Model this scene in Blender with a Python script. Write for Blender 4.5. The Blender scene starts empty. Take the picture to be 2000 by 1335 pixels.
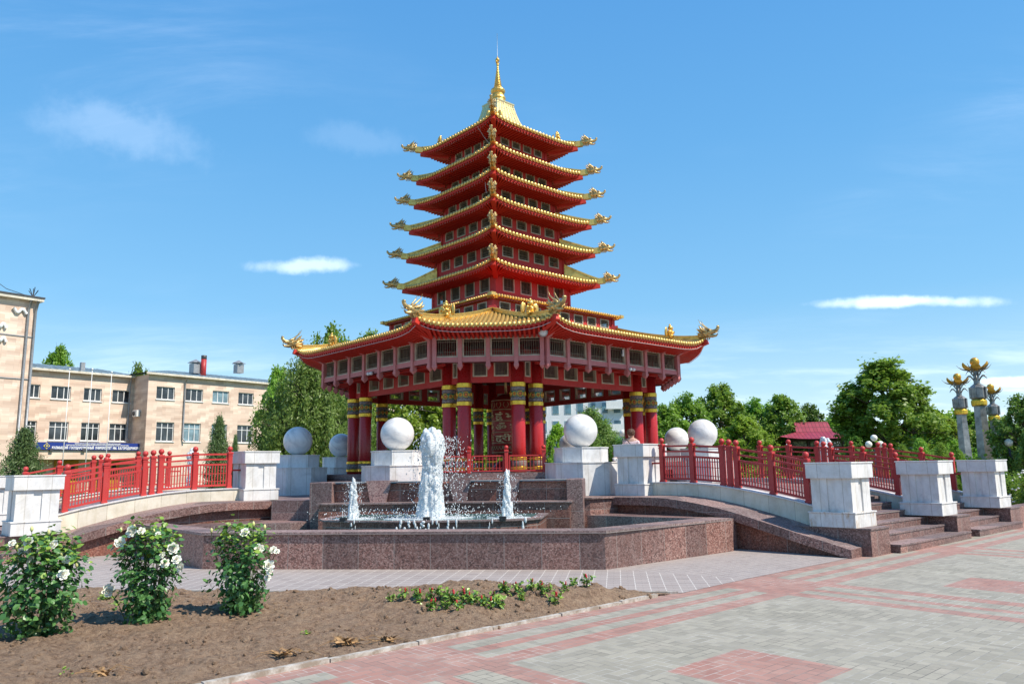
import bpy, math, random
import numpy as np
from mathutils import Vector, Matrix
R = math.radians
random.seed(7)
S = bpy.context.scene
COL = S.collection
# ---------------------------------------------------------------- camera
cam = bpy.data.cameras.new('camera'); cam.sensor_width = 36; cam.lens = 27.0
cam.clip_start = .1; cam.clip_end = 3000
camo = bpy.data.objects.new('camera', cam); COL.objects.link(camo)
PITCH, ROLL = .1616, .0161
_f = Vector((0, math.cos(PITCH), math.sin(PITCH))); _r = Vector((1, 0, 0)); _u = _r.cross(_f)
_R = _r * math.cos(ROLL) - _u * math.sin(ROLL); _U = _r * math.sin(ROLL) + _u * math.cos(ROLL)
camo.matrix_world = Matrix((( _R.x, _U.x, -_f.x, 0), (_R.y, _U.y, -_f.y, 0), (_R.z, _U.z, -_f.z, 1.65), (0, 0, 0, 1)))
S.camera = camo
# ---------------------------------------------------------------- sun and sky
SUN_EL = R(51); SUN_AZ = math.atan2(-.45, .89)      # direction towards the sun in plan
sd = Vector((math.cos(SUN_EL) * math.cos(SUN_AZ), math.cos(SUN_EL) * math.sin(SUN_AZ), math.sin(SUN_EL)))
sun = bpy.data.lights.new('sun', 'SUN'); sun.energy = 4.0; sun.angle = R(.53); sun.color = (1, .92, .80)
so = bpy.data.objects.new('sun', sun); so.rotation_euler = sd.to_track_quat('Z', 'Y').to_euler(); COL.objects.link(so)
W = bpy.data.worlds.new('World'); S.world = W; W.use_nodes = True
wt = W.node_tree; wt.nodes.clear()
def wn(t, **k):
    n = wt.nodes.new(t)
    for a, b in k.items(): setattr(n, a, b)
    return n
wo = wn('ShaderNodeOutputWorld'); bg = wn('ShaderNodeBackground'); bg.inputs[1].default_value = .15
sky = wn('ShaderNodeTexSky', sky_type='NISHITA', sun_disc=False); sky.sun_elevation = SUN_EL
sky.sun_rotation = math.pi / 2 - SUN_AZ; sky.air_density = 1.0; sky.dust_density = .35; sky.ozone_density = 2.2
def L(a, b): wt.links.new(a, b)
def wm(op, a, b=None, c=None):
    n = wn('ShaderNodeMath', operation=op)
    for i, v in enumerate((a, b, c)):
        if v is None: continue
        if isinstance(v, (int, float)): n.inputs[i].default_value = v
        else: L(v, n.inputs[i])
    return n.outputs[0]
tc = wn('ShaderNodeTexCoord')
hsv = wn('ShaderNodeHueSaturation'); hsv.inputs['Saturation'].default_value = 1.3; hsv.inputs['Value'].default_value = 1.0
L(sky.outputs[0], hsv.inputs['Color'])
airt = wn('ShaderNodeMix', data_type='RGBA', blend_type='MULTIPLY'); airt.inputs['Factor'].default_value = 1; L(hsv.outputs[0], airt.inputs[6]); airt.inputs[7].default_value = (1.0, 1.03, 1.0, 1)
# clouds: thin cirrus plus two small bright ones, fixed to directions of the sky
sep = wn('ShaderNodeSeparateXYZ'); L(tc.outputs['Generated'], sep.inputs[0])
zc = wm('MAXIMUM', sep.outputs[2], .02)
px_ = wm('DIVIDE', sep.outputs[0], wm('ADD', zc, .12)); py_ = wm('DIVIDE', sep.outputs[1], wm('ADD', zc, .12))
cb = wn('ShaderNodeCombineXYZ'); L(px_, cb.inputs[0]); L(py_, cb.inputs[1])
def noise(scale, vec, detail=6, rough=.6, mp=None, dist=0.):
    m = wn('ShaderNodeMapping'); m.inputs['Scale'].default_value = mp or (1, 1, 1); m.inputs['Rotation'].default_value = (0, 0, .5)
    L(vec, m.inputs[0]); n = wn('ShaderNodeTexNoise'); n.inputs['Scale'].default_value = scale
    n.inputs['Detail'].default_value = detail; n.inputs['Roughness'].default_value = rough; n.inputs['Distortion'].default_value = dist
    L(m.outputs[0], n.inputs[0]); return n.outputs[0]
def ramp(v, a, b):
    n = wn('ShaderNodeMapRange', interpolation_type='SMOOTHSTEP'); L(v, n.inputs[0])
    n.inputs[1].default_value = a; n.inputs[2].default_value = b; return n.outputs[0]
cir = wm('MULTIPLY', ramp(noise(.75, cb.outputs[0], 3, .5, (1, 1, 1)), .48, .78), ramp(noise(2.6, cb.outputs[0], 9, .68, (.45, 1.5, 1), .6), .38, .8))
lowhaze = wm('MULTIPLY', ramp(sep.outputs[2], .2, -.02), .12)
lowc = wm('MULTIPLY', wm('MULTIPLY', ramp(sep.outputs[2], .2, .03), .45), ramp(noise(2.2, cb.outputs[0], 8, .6, (.5, 1.0, 1)), .45, .75))
def pixdir(x, y):
    d = _f + _R * ((x - 1000) / 1500) + _U * ((667.5 - y) / 1500); return d.normalized()
wob = noise(9, tc.outputs['Generated'], 7, .65); wob2 = noise(26, tc.outputs['Generated'], 5, .6)
def cloud(x, y, hw, hh, seed):
    c = pixdir(x, y); rx = _R; uy = _U
    dot1 = wn('ShaderNodeVectorMath', operation='DOT_PRODUCT'); dot1.inputs[1].default_value = rx; L(tc.outputs['Generated'], dot1.inputs[0])
    dot2 = wn('ShaderNodeVectorMath', operation='DOT_PRODUCT'); dot2.inputs[1].default_value = uy; L(tc.outputs['Generated'], dot2.inputs[0])
    fd = wn('ShaderNodeVectorMath', operation='DOT_PRODUCT'); fd.inputs[1].default_value = _f; L(tc.outputs['Generated'], fd.inputs[0])
    a = wm('DIVIDE', wm('SUBTRACT', dot1.outputs['Value'], c.dot(rx)), hw / 1500); b = wm('DIVIDE', wm('SUBTRACT', dot2.outputs['Value'], c.dot(uy)), hh / 1500)
    b = wm('ADD', b, wm('MULTIPLY', wm('SUBTRACT', wob, .5), 2.2))
    r = wm('SQRT', wm('ADD', wm('MULTIPLY', a, a), wm('MULTIPLY', b, b)))
    r = wm('ADD', r, wm('MULTIPLY', wm('SUBTRACT', wob2, .5), 1.2))
    m = wm('MULTIPLY', ramp(r, 1.1, .25), ramp(fd.outputs['Value'], 0, .2))
    return m
c1 = wm('MULTIPLY', cloud(600, 520, 105, 17, 1), .42); c2 = wm('MULTIPLY', cloud(1765, 588, 145, 12, 2), .6); c3 = wm('MULTIPLY', cloud(250, 262, 130, 55, 3), .1); c4 = wm('MULTIPLY', cloud(1985, 745, 60, 10, 4), .7)
c5 = wm('MULTIPLY', cloud(700, 270, 110, 32, 5), .05)
tot = wm('MINIMUM', wm('ADD', wm('ADD', wm('ADD', wm('MULTIPLY', cir, .16), wm('ADD', lowhaze, lowc)), wm('MAXIMUM', c1, c4)), wm('ADD', c2, wm('ADD', c3, c5))), .95)
mixc = wn('ShaderNodeMix', data_type='RGBA'); L(tot, mixc.inputs['Factor']); zr_ = wn('ShaderNodeValToRGB'); L(wm('MAXIMUM', wn('ShaderNodeSeparateXYZ').outputs[2], 0) if False else zc, zr_.inputs[0])
e_ = zr_.color_ramp.elements; e_[0].position = .0; e_[0].color = (.245, .335, .405, 1); e_[1].position = .9; e_[1].color = (.03, .12, .3, 1)
for p_, c_ in ((.07, (.205, .325, .41)), (.2, (.115, .262, .41)), (.39, (.073, .212, .392)), (.55, (.055, .18, .375))): x_ = e_.new(p_); x_.color = (*c_, 1)
zs_ = wn('ShaderNodeVectorMath', operation='SCALE'); L(zr_.outputs[0], zs_.inputs[0]); zs_.inputs['Scale'].default_value = 10 / 1.03
zmix = wn('ShaderNodeMix', data_type='RGBA'); zmix.inputs['Factor'].default_value = .8; L(airt.outputs[2], zmix.inputs[6]); L(zs_.outputs[0], zmix.inputs[7]); L(zmix.outputs[2], mixc.inputs[6]); mixc.inputs[7].default_value = (7.2, 7.8, 8.6, 1)
L(mixc.outputs[2], bg.inputs[0]); L(bg.outputs[0], wo.inputs[0])
S.view_settings.view_transform = 'Standard'; S.view_settings.look = 'None'; S.view_settings.gamma = 1; S.view_settings.exposure = 0.6
S.cycles.max_bounces = 6; S.cycles.transparent_max_bounces = 8; S.cycles.caustics_reflective = False; S.cycles.caustics_refractive = False
S.cycles.diffuse_bounces = 4; S.cycles.glossy_bounces = 3; S.cycles.use_denoising = True

# ---------------------------------------------------------------- helpers
def proot(name, label, cat, loc=(0, 0, 0), rz=0., group=None, kind=None):
    o = bpy.data.objects.new(name, None); COL.objects.link(o); o.empty_display_size = .2
    o.location = loc; o.rotation_euler = (0, 0, rz); tag(o, label, cat, group, kind); return o
def tag(o, label=None, cat=None, group=None, kind=None):
    if label: o['label'] = label
    if cat: o['category'] = cat
    if group: o['group'] = group
    if kind: o['kind'] = kind
    return o
def copy_tree(o, parent=None):
    c = o.copy(); COL.objects.link(c)
    if parent is not None: c.parent = parent
    for ch in list(o.children): copy_tree(ch, c)
    return c
class MB:
    def __init__(s): s.v = []; s.f = []; s.m = []; s.mi = 0; s.sm = []
    def add(s, vs, fs, smooth=False, T=None):
        b = len(s.v)
        if T is not None: vs = [tuple(T @ Vector(v)) for v in vs]
        s.v += [tuple(v) for v in vs]
        for f in fs: s.f.append([b + i for i in f]); s.m.append(s.mi); s.sm.append(smooth)
        return s
    def box(s, c, d, rz=0., T=None):
        x, y, z = d[0] / 2, d[1] / 2, d[2] / 2; ca, sa = math.cos(rz), math.sin(rz)
        vs = [(c[0] + i * x * ca - j * y * sa, c[1] + i * x * sa + j * y * ca, c[2] + k * z) for i in (-1, 1) for j in (-1, 1) for k in (-1, 1)]
        return s.add(vs, [(0, 1, 3, 2), (4, 6, 7, 5), (0, 4, 5, 1), (2, 3, 7, 6), (0, 2, 6, 4), (1, 5, 7, 3)], T=T)
    def box2(s, a, b): return s.box([(a[i] + b[i]) / 2 for i in range(3)], [abs(b[i] - a[i]) for i in range(3)])
    def bevbox(s, c, d, bv, rz=0., T=None):   # box with chamfered vertical and top edges
        x, y = d[0] / 2, d[1] / 2; z0, z1 = c[2] - d[2] / 2, c[2] + d[2] / 2
        def ring(x, y, b, z): return [(-x + b, -y, z), (x - b, -y, z), (x, -y + b, z), (x, y - b, z), (x - b, y, z), (-x + b, y, z), (-x, y - b, z), (-x, -y + b, z)]
        rings = [ring(x, y, bv, z0), ring(x, y, bv, z1 - bv), ring(x - bv, y - bv, bv * .5, z1)]
        ca, sa = math.cos(rz), math.sin(rz); vs = []
        for r in rings: vs += [(c[0] + p[0] * ca - p[1] * sa, c[1] + p[0] * sa + p[1] * ca, p[2]) for p in r]
        fs = [(i + 8 * k, (i + 1) % 8 + 8 * k, (i + 1) % 8 + 8 * k + 8, i + 8 * k + 8) for k in (0, 1) for i in range(8)]
        fs += [tuple(range(16, 24)), tuple(reversed(range(8)))]
        return s.add(vs, fs, T=T)
    def prism(s, poly, z0, z1, T=None):
        n = len(poly); a = sum(poly[i][0] * poly[(i + 1) % n][1] - poly[(i + 1) % n][0] * poly[i][1] for i in range(n))
        if a < 0: poly = poly[::-1]
        vs = [(p[0], p[1], z0) for p in poly] + [(p[0], p[1], z1) for p in poly]
        return s.add(vs, [(i, (i + 1) % n, (i + 1) % n + n, i + n) for i in range(n)] + [tuple(range(n, 2 * n)), tuple(reversed(range(n)))], T=T)
    def lathe(s, prof, seg=24, c=(0, 0, 0), smooth=True, T=None, ph=0.):
        vs = []; fs = []; n = len(prof)
        for r, z in prof:
            for i in range(seg):
                a = 2 * math.pi * i / seg + ph; vs.append((c[0] + r * math.cos(a), c[1] + r * math.sin(a), c[2] + z))
        for k in range(n - 1):
            for i in range(seg): fs.append((k * seg + i, k * seg + (i + 1) % seg, (k + 1) * seg + (i + 1) % seg, (k + 1) * seg + i))
        if prof[0][0] > 1e-4: fs.append(tuple(reversed(range(seg))))
        if prof[-1][0] > 1e-4: fs.append(tuple(range((n - 1) * seg, n * seg)))
        return s.add(vs, fs, smooth, T)
    def sphere(s, c, r, seg=16, rings=10, sc=(1, 1, 1), T=None):
        prof = [(max(1e-5, math.sin(math.pi * k / rings)), -math.cos(math.pi * k / rings)) for k in range(rings + 1)]
        M = Matrix.Translation(Vector(c)) @ Matrix.Diagonal((r * sc[0], r * sc[1], r * sc[2], 1))
        return s.lathe(prof, seg, smooth=True, T=(T @ M) if T is not None else M)
    def tube(s, pts, rad, seg=8, T=None, cap=True):
        pts = [Vector(p) for p in pts]; n = len(pts)
        if isinstance(rad, (int, float)): rad = [rad] * n
        vs = []; fs = []; up = None
        for i, p in enumerate(pts):
            d = (pts[min(i + 1, n - 1)] - pts[max(i - 1, 0)]).normalized()
            if up is None: up = Vector((0, 0, 1)) if abs(d.z) < .9 else Vector((1, 0, 0))
            a = d.cross(up).normalized(); b = a.cross(d); up = b
            for k in range(seg):
                t = 2 * math.pi * k / seg; vs.append(p + (a * math.cos(t) + b * math.sin(t)) * rad[i])
        for i in range(n - 1):
            for k in range(seg): fs.append((i * seg + k, i * seg + (k + 1) % seg, (i + 1) * seg + (k + 1) % seg, (i + 1) * seg + k))
        if cap: fs.append(tuple(range(seg))); fs.append(tuple(reversed(range((n - 1) * seg, n * seg))))
        return s.add(vs, fs, True, T)
    def bar(s, a, b, w, h):   # rectangular bar between two points, w across, h vertical
        a = Vector(a); b = Vector(b); d = (b - a).normalized(); side = Vector((-d.y, d.x, 0))
        side = side.normalized() if side.length > 1e-6 else Vector((1, 0, 0)); up = side.cross(d) * -1
        if up.z < 0: up = -up
        vs = [p + side * (i * w / 2) + up * (j * h / 2) for p in (a, b) for i in (-1, 1) for j in (-1, 1)]
        return s.add(vs, [(0, 1, 3, 2), (4, 6, 7, 5), (0, 4, 5, 1), (2, 3, 7, 6), (0, 2, 6, 4), (1, 5, 7, 3)])
    def quad(s, a, b, c, d): return s.add([a, b, c, d], [(0, 1, 2, 3)])
    def bw(s, name, mats, parent, **k):       # vertices given in world space, parents unrotated
        o = Vector((0, 0, 0)); q = parent
        while q is not None: o += q.location; q = q.parent
        s.v = [(v[0] - o.x, v[1] - o.y, v[2] - o.z) for v in s.v]
        return s.build(name, mats, parent, **k)
    def build(s, name, mats, parent=None, loc=None, rot=None, link=True):
        me = bpy.data.meshes.new(name)
        me.from_pydata([tuple(v) for v in s.v], [], s.f)
        if not isinstance(mats, (list, tuple)): mats = [mats]
        for m in mats: me.materials.append(m)
        me.polygons.foreach_set('material_index', s.m); me.polygons.foreach_set('use_smooth', s.sm)
        boxuv(me); me.update()
        o = bpy.data.objects.new(name, me)
        if link: COL.objects.link(o)
        if parent is not None: o.parent = parent
        if loc: o.location = loc
        if rot: o.rotation_euler = rot
        return o
def boxuv(me):
    nl = len(me.loops)
    if nl == 0: return
    me.update(); uv = me.uv_layers.new(name='UVMap')
    co = np.empty(len(me.vertices) * 3); me.vertices.foreach_get('co', co); co = co.reshape(-1, 3)
    li = np.empty(nl, int); me.loops.foreach_get('vertex_index', li)
    npoly = len(me.polygons); nr = np.empty(npoly * 3); me.polygons.foreach_get('normal', nr); nr = nr.reshape(-1, 3)
    lt = np.empty(npoly, int); me.polygons.foreach_get('loop_total', lt)
    pn = np.repeat(nr, lt, axis=0); p = co[li]
    flat = np.abs(pn[:, 2]) > .72
    h = np.hypot(pn[:, 0], pn[:, 1]) + 1e-9
    u = np.where(flat, p[:, 0], (-pn[:, 1] * p[:, 0] + pn[:, 0] * p[:, 1]) / h); v = np.where(flat, p[:, 1], p[:, 2])
    uv.data.foreach_set('uv', np.stack([u, v], 1).ravel())
def npmesh(name, verts, faces, mats, parent=None, midx=None, smooth=False, link=True):
    me = bpy.data.meshes.new(name); k = faces.shape[1]; nf = len(faces)
    me.vertices.add(len(verts)); me.vertices.foreach_set('co', verts.astype(np.float32).ravel())
    me.loops.add(nf * k); me.loops.foreach_set('vertex_index', faces.astype(np.int32).ravel())
    me.polygons.add(nf); me.polygons.foreach_set('loop_start', np.arange(nf, dtype=np.int32) * k)
    for m in (mats if isinstance(mats, (list, tuple)) else [mats]): me.materials.append(m)
    if midx is not None: me.polygons.foreach_set('material_index', midx.astype(np.int32))
    me.polygons.foreach_set('use_smooth', np.full(nf, smooth)); me.update(calc_edges=True); me.validate()
    o = bpy.data.objects.new(name, me)
    if link: COL.objects.link(o)
    if parent is not None: o.parent = parent
    return o
# ---------------------------------------------------------------- materials
class NT:
    def __init__(s, name):
        s.mat = bpy.data.materials.new(name); s.mat.use_nodes = True; s.t = s.mat.node_tree
        s.b = s.t.nodes['Principled BSDF']; s.tc = s.n('ShaderNodeTexCoord')
    def n(s, t, **k):
        n = s.t.nodes.new(t)
        for a, b in k.items(): setattr(n, a, b)
        return n
    def l(s, a, b): s.t.links.new(a, b)
    def put(s, sock, v):
        if hasattr(v, 'default_value') and not isinstance(v, (int, float, tuple, list)): s.l(v, sock)
        elif isinstance(v, (tuple, list)): sock.default_value = tuple(v) if len(v) != 3 or sock.type == 'VECTOR' else (*v, 1)
        else: sock.default_value = v
    def math(s, op, a, b=0., clamp=False):
        n = s.n('ShaderNodeMath', operation=op, use_clamp=clamp); s.put(n.inputs[0], a); s.put(n.inputs[1], b); return n.outputs[0]
    def noise(s, sc, vec=None, det=4, ro=.55, dist=0., col=False):
        n = s.n('ShaderNodeTexNoise'); n.inputs['Scale'].default_value = sc; n.inputs['Detail'].default_value = det
        n.inputs['Roughness'].default_value = ro; n.inputs['Distortion'].default_value = dist
        s.l(vec if vec is not None else s.tc.outputs['Object'], n.inputs[0]); return n.outputs[1 if col else 0]
    def voro(s, sc, vec=None, out='Color'):
        n = s.n('ShaderNodeTexVoronoi'); n.inputs['Scale'].default_value = sc
        s.l(vec if vec is not None else s.tc.outputs['Object'], n.inputs[0]); return n.outputs[out]
    def step(s, v, a, b, o0=0., o1=1.):
        n = s.n('ShaderNodeMapRange'); s.put(n.inputs[0], v); n.inputs[1].default_value = a; n.inputs[2].default_value = b
        n.inputs[3].default_value = o0; n.inputs[4].default_value = o1; return n.outputs[0]
    def mix(s, f, a, b, mode='MIX'):
        n = s.n('ShaderNodeMix', data_type='RGBA', blend_type=mode); s.put(n.inputs['Factor'], f); s.put(n.inputs[6], a); s.put(n.inputs[7], b); return n.outputs[2]
    def cr(s, v, stops):
        n = s.n('ShaderNodeValToRGB'); s.put(n.inputs[0], v); e = n.color_ramp.elements
        e[0].position, e[0].color = stops[0][0], (*stops[0][1], 1); e[1].position, e[1].color = stops[-1][0], (*stops[-1][1], 1)
        for p, c in stops[1:-1]: x = e.new(p); x.color = (*c, 1)
        return n.outputs[0]
    def uvmap(s, scale=(1, 1, 1), rot=0., loc=(0, 0, 0), src='UV'):
        m = s.n('ShaderNodeMapping'); m.inputs['Scale'].default_value = scale; m.inputs['Rotation'].default_value = (0, 0, rot); m.inputs['Location'].default_value = loc
        s.l(s.tc.outputs[src], m.inputs[0]); return m.outputs[0]
    def brick(s, vec, c1, c2, mo, w, h, ms=.01, off=.5, sm=.1):
        n = s.n('ShaderNodeTexBrick', offset=off); s.l(vec, n.inputs[0]); n.inputs['Scale'].default_value = 1
        s.put(n.inputs['Color1'], c1); s.put(n.inputs['Color2'], c2); s.put(n.inputs['Mortar'], mo)
        n.inputs['Mortar Size'].default_value = ms; n.inputs['Mortar Smooth'].default_value = sm; n.inputs['Brick Width'].default_value = w; n.inputs['Row Height'].default_value = h
        return n
    def bump(s, h, st=.3, d=.02):
        n = s.n('ShaderNodeBump'); n.inputs['Strength'].default_value = st; n.inputs['Distance'].default_value = d; s.put(n.inputs['Height'], h); s.l(n.outputs[0], s.b.inputs['Normal'])
    def out(s, col=None, rough=None, metal=None, spec=None):
        if col is not None: s.put(s.b.inputs['Base Color'], col)
        if rough is not None: s.put(s.b.inputs['Roughness'], rough)
        if metal is not None: s.b.inputs['Metallic'].default_value = metal
        if spec is not None: s.b.inputs['Specular IOR Level'].default_value = spec
        return s.mat
def plain(name, col, rough=.5, metal=0., var=.12, sc=6., bump=0.):
    m = NT(name); n = m.noise(sc, det=5, ro=.6)
    c2 = tuple(x * (1 - var * 2) for x in col); c1 = tuple(min(1, x * (1 + var)) for x in col)
    if bump: m.bump(m.noise(sc * 4), bump, .01)
    return m.out(m.mix(m.step(n, .3, .7), c2, c1), rough, metal)
def paint(name, col, rough=.35, fade=.25, pale=(.5, .2, .2)):
    m = NT(name); n = m.noise(1.7, det=6, ro=.65); n2 = m.noise(14, det=5, ro=.7); g = m.noise(.5)
    c = m.mix(m.step(n, .45, .8, 0, fade), col, pale); c = m.mix(m.step(n2, .52, .75, 0, .35), c, tuple(x * .6 for x in col))
    m.bump(m.noise(30), .08, .004); return m.out(c, m.step(n2, .3, .7, rough, rough + .2))
def granite(name, dark, mid, light, rough=.3, panel=True, w=.62, h=.72, off=0., lift=1.):
    m = NT(name)
    v = m.voro(46.); sp = m.n('ShaderNodeSeparateColor'); m.l(v, sp.inputs[0])
    c = m.cr(sp.outputs[0], [(0., dark), (.45, mid), (.8, tuple((a + b) / 2 for a, b in zip(mid, light))), (1., light)])
    c = m.mix(m.step(m.noise(90, det=3), .45, .62, 0, .55), c, dark)
    big = m.noise(.8, det=4); c = m.mix(m.step(big, .35, .7, 0, .45), c, tuple(x * .62 for x in mid))
    if panel:
        br = m.brick(m.uvmap(loc=(.13, .02, 0)), (.66, .64, .66), (1.35, 1.2, 1.14), (.8, .78, .76), w, h, .006, off)
        c = m.mix(1., c, br.outputs[0], 'MULTIPLY'); c = m.mix(m.step(br.outputs[1], .2, .9, 0, .8), c, (.28, .25, .23))
    dirt = m.noise(2.5, m.uvmap((2.2, .5, 1)), 7, .7); c = m.mix(m.step(dirt, .5, .8, 0, .35), c, (.3, .26, .24))
    m.bump(m.noise(60), .05, .003)
    return m.out(c, m.step(m.noise(5, det=6), .3, .7, rough, rough + .25), spec=.5)
def marble(name, stain=False):
    m = NT(name); w = m.noise(1.6, det=8, ro=.7, dist=1.2); c = m.cr(w, [(.3, (.56, .55, .53)), (.48, (.72, .71, .69)), (.6, (.80, .785, .75)), (.8, (.67, .66, .65))])
    br = m.brick(m.uvmap(loc=(.21, .0, 0)), (.9, .91, .94), (1.05, 1.03, 1.0), (.9, .88, .86), .43, 50., .006, 0.)
    c = m.mix(1., c, br.outputs[0], 'MULTIPLY'); c = m.mix(m.step(br.outputs[1], .3, 1, 0, .7), c, (.36, .33, .3))
    d = m.noise(1.3, m.uvmap((3., .8, 1)), 7, .7); c = m.mix(m.step(d, .48, .72, 0, .6), c, (.46, .41, .33))
    c = m.mix(m.step(m.noise(12, det=6, ro=.7), .55, .8, 0, .4), c, (.4, .38, .36))
    if stain:
        s_ = m.noise(2.2, m.uvmap((2.6, .9, 1), loc=(3.1, 1.7, 0)), 6, .65, .6); c = m.mix(m.step(s_, .5, .66, 0, .85), c, (.42, .25, .1))
    m.bump(m.noise(25), .04, .003); return m.out(c, m.step(w, .3, .7, .35, .55))
M = {}
M['granite'] = granite('red_granite', (.075, .045, .04), (.27, .145, .12), (.47, .34, .3))
M['granite_big'] = granite('red_granite_blocks', (.05, .024, .02), (.26, .095, .065), (.44, .25, .19), w=1.1, h=.6)
M['granite_top'] = granite('worn_granite_top', (.11, .075, .07), (.26, .19, .18), (.42, .34, .32), rough=.55, w=.9, h=.6)
M['granite_rose'] = granite('rose_granite', (.10, .06, .055), (.27, .17, .155), (.42, .33, .3), w=.62, h=.72)
M['marble'] = marble('white_marble'); M['marble_st'] = marble('rust_stained_marble', True)
def sphmarble():
    m = NT('veined_marble_ball'); w = m.noise(1.1, m.uvmap((1, 1, 2.2), src='Object'), 7, .6, 1.6)
    c = m.cr(w, [(.3, (.42, .42, .43)), (.45, (.66, .65, .64)), (.56, (.80, .78, .75)), (.75, (.6, .6, .6))]); return m.out(c, .3)
M['ball'] = sphmarble()
def cream():
    m = NT('cream_limestone'); w = m.noise(2.2, det=7, ro=.7); c = m.cr(w, [(.3, (.55, .49, .39)), (.55, (.72, .66, .55)), (.8, (.78, .72, .62))])
    br = m.brick(m.uvmap(), (.92, .92, .92), (1.06, 1.05, 1.02), (.5, .47, .4), .55, 9., .004, 0.); c = m.mix(1., c, br.outputs[0], 'MULTIPLY')
    d = m.noise(1.5, m.uvmap((3, .6, 1)), 7, .7); c = m.mix(m.step(d, .5, .75, 0, .6), c, (.42, .35, .2)); return m.out(c, .5)
M['cream'] = cream()
M['red'] = paint('crimson_gloss_paint', (.36, .018, .026), .28, .12, (.42, .1, .1))
M['redrail'] = paint('red_rail_paint', (.48, .034, .03), .38, .25, (.5, .16, .14))
M['redwall'] = paint('red_wall_paint', (.54, .028, .02), .5, .15, (.55, .1, .08))
M['redrafter'] = paint('red_rafter_paint', (.6, .03, .012), .5, .1, (.55, .09, .06))
M['soffit'] = paint('shade_darkened_soffit_boards', (.46, .02, .012), .6, .1, (.42, .05, .03))  # rafter red taken darker: shade between the rafters put into the colour
M['redpale'] = paint('faded_rose_red_paint', (.55, .18, .17), .55, .6, (.6, .29, .26))
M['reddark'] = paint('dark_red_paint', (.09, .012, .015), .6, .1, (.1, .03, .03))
M['colred'] = paint('lacquered_column_red', (.46, .02, .02), .22, .08, (.36, .05, .06))
def goldm(name, col, rough, tarn=(.25, .15, .05), bump=.15):
    m = NT(name); n = m.noise(9, det=6, ro=.65); c = m.mix(m.step(n, .45, .75, 0, .6), col, tarn)
    m.bump(m.noise(18, det=4), bump, .02); return m.out(c, m.step(n, .3, .7, rough, rough + .22), .82)
M['gold'] = goldm('gilded_metal', (.82, .52, .14), .3)
M['goldtile'] = goldm('gilded_roof_tile', (.80, .53, .17), .36)
M['goldbright'] = goldm('polished_gold_sheet', (.9, .7, .34), .22, (.55, .38, .14), .25)
M['goldband'] = goldm('gold_band', (.85, .52, .06), .25, (.45, .25, .04), .3)
M['golddark'] = goldm('antique_gold', (.62, .45, .2), .34, (.12, .08, .03))
M['beige'] = plain('beige_frame_paint', (.58, .48, .35), .6)
def green():
    m = NT('green_ornament_band'); n = m.voro(22.); sp = m.n('ShaderNodeSeparateColor'); m.l(n, sp.inputs[0])
    c = m.cr(sp.outputs[0], [(0, (.02, .14, .10)), (.5, (.05, .20, .14)), (.75, (.3, .22, .1)), (1, (.04, .17, .13))]); return m.out(c, .4)
M['green'] = green(); M['brownband'] = plain('carved_grey_brown_band', (.27, .21, .18), .6, var=.35, sc=22, bump=.5)
M['beigebar'] = plain('grille_bar_paint', (.26, .21, .14), .6)
M['orange'] = plain('orange_enamel', (.6, .16, .02), .4)
M['black'] = plain('black_plastic', (.02, .02, .022), .5); M['white'] = plain('white_paint', (.75, .75, .73), .45, var=.06)
M['cable'] = plain('pale_led_cable', (.62, .5, .48), .6); M['darkmetal'] = plain('dark_metal', (.06, .06, .065), .5)
M['grey'] = plain('grey_galvanised', (.33, .34, .35), .45, .3)
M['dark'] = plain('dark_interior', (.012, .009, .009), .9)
def water():
    m = NT('pool_water'); m.bump(m.noise(9, det=4), .35, .03); m.b.inputs['Transmission Weight'].default_value = .55; m.b.inputs['IOR'].default_value = 1.33
    return m.out((.25, .5, .47), .08)
M['water'] = water()
def foam():
    m = NT('foaming_water'); n = m.noise(14, det=7, ro=.7); m.bump(m.noise(22, det=6, ro=.7), .7, .04)
    m.b.inputs['Transmission Weight'].default_value = .18; m.b.inputs['Subsurface Weight'].default_value = .35; m.b.inputs['Subsurface Radius'].default_value = (.1, .1, .1); m.b.inputs['Subsurface Scale'].default_value = .3
    return m.out(m.mix(m.step(n, .35, .65), (.7, .78, .8), (.93, .94, .94)), .3)
M['foam'] = foam()
def spraym():
    m = NT('water_droplets'); m.b.inputs['Transmission Weight'].default_value = .35; m.b.inputs['IOR'].default_value = 1.33; return m.out((.9, .94, .96), .12)
M['spray'] = spraym()
# local frames on the ground plan --------------------------------------------
C = Vector((-.35, 25.0))
class Frame:
    def __init__(s, o, n, t): s.o = Vector(o); s.n = Vector(n); s.t = Vector(t)
    def p(s, a, b): q = s.o + s.n * a + s.t * b; return (q.x, q.y)
    def p3(s, a, b, z): q = s.p(a, b); return (q[0], q[1], z)
def ang(d): return Vector((math.cos(R(d)), math.sin(R(d))))
FR = Frame(C, ang(-47.8), ang(42.2))                     # right bridges: n outwards, t away from the viewer
FL = Frame((-2.40, 25.50), ang(-137.8), -ang(-47.8))     # left bridge, mirrored
FF = Frame(C, ang(-97.5), ang(-7.5))                     # fountain
FM = Frame(C, ang(-92.8), ang(-2.8))                     # pavilion chamfer
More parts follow.
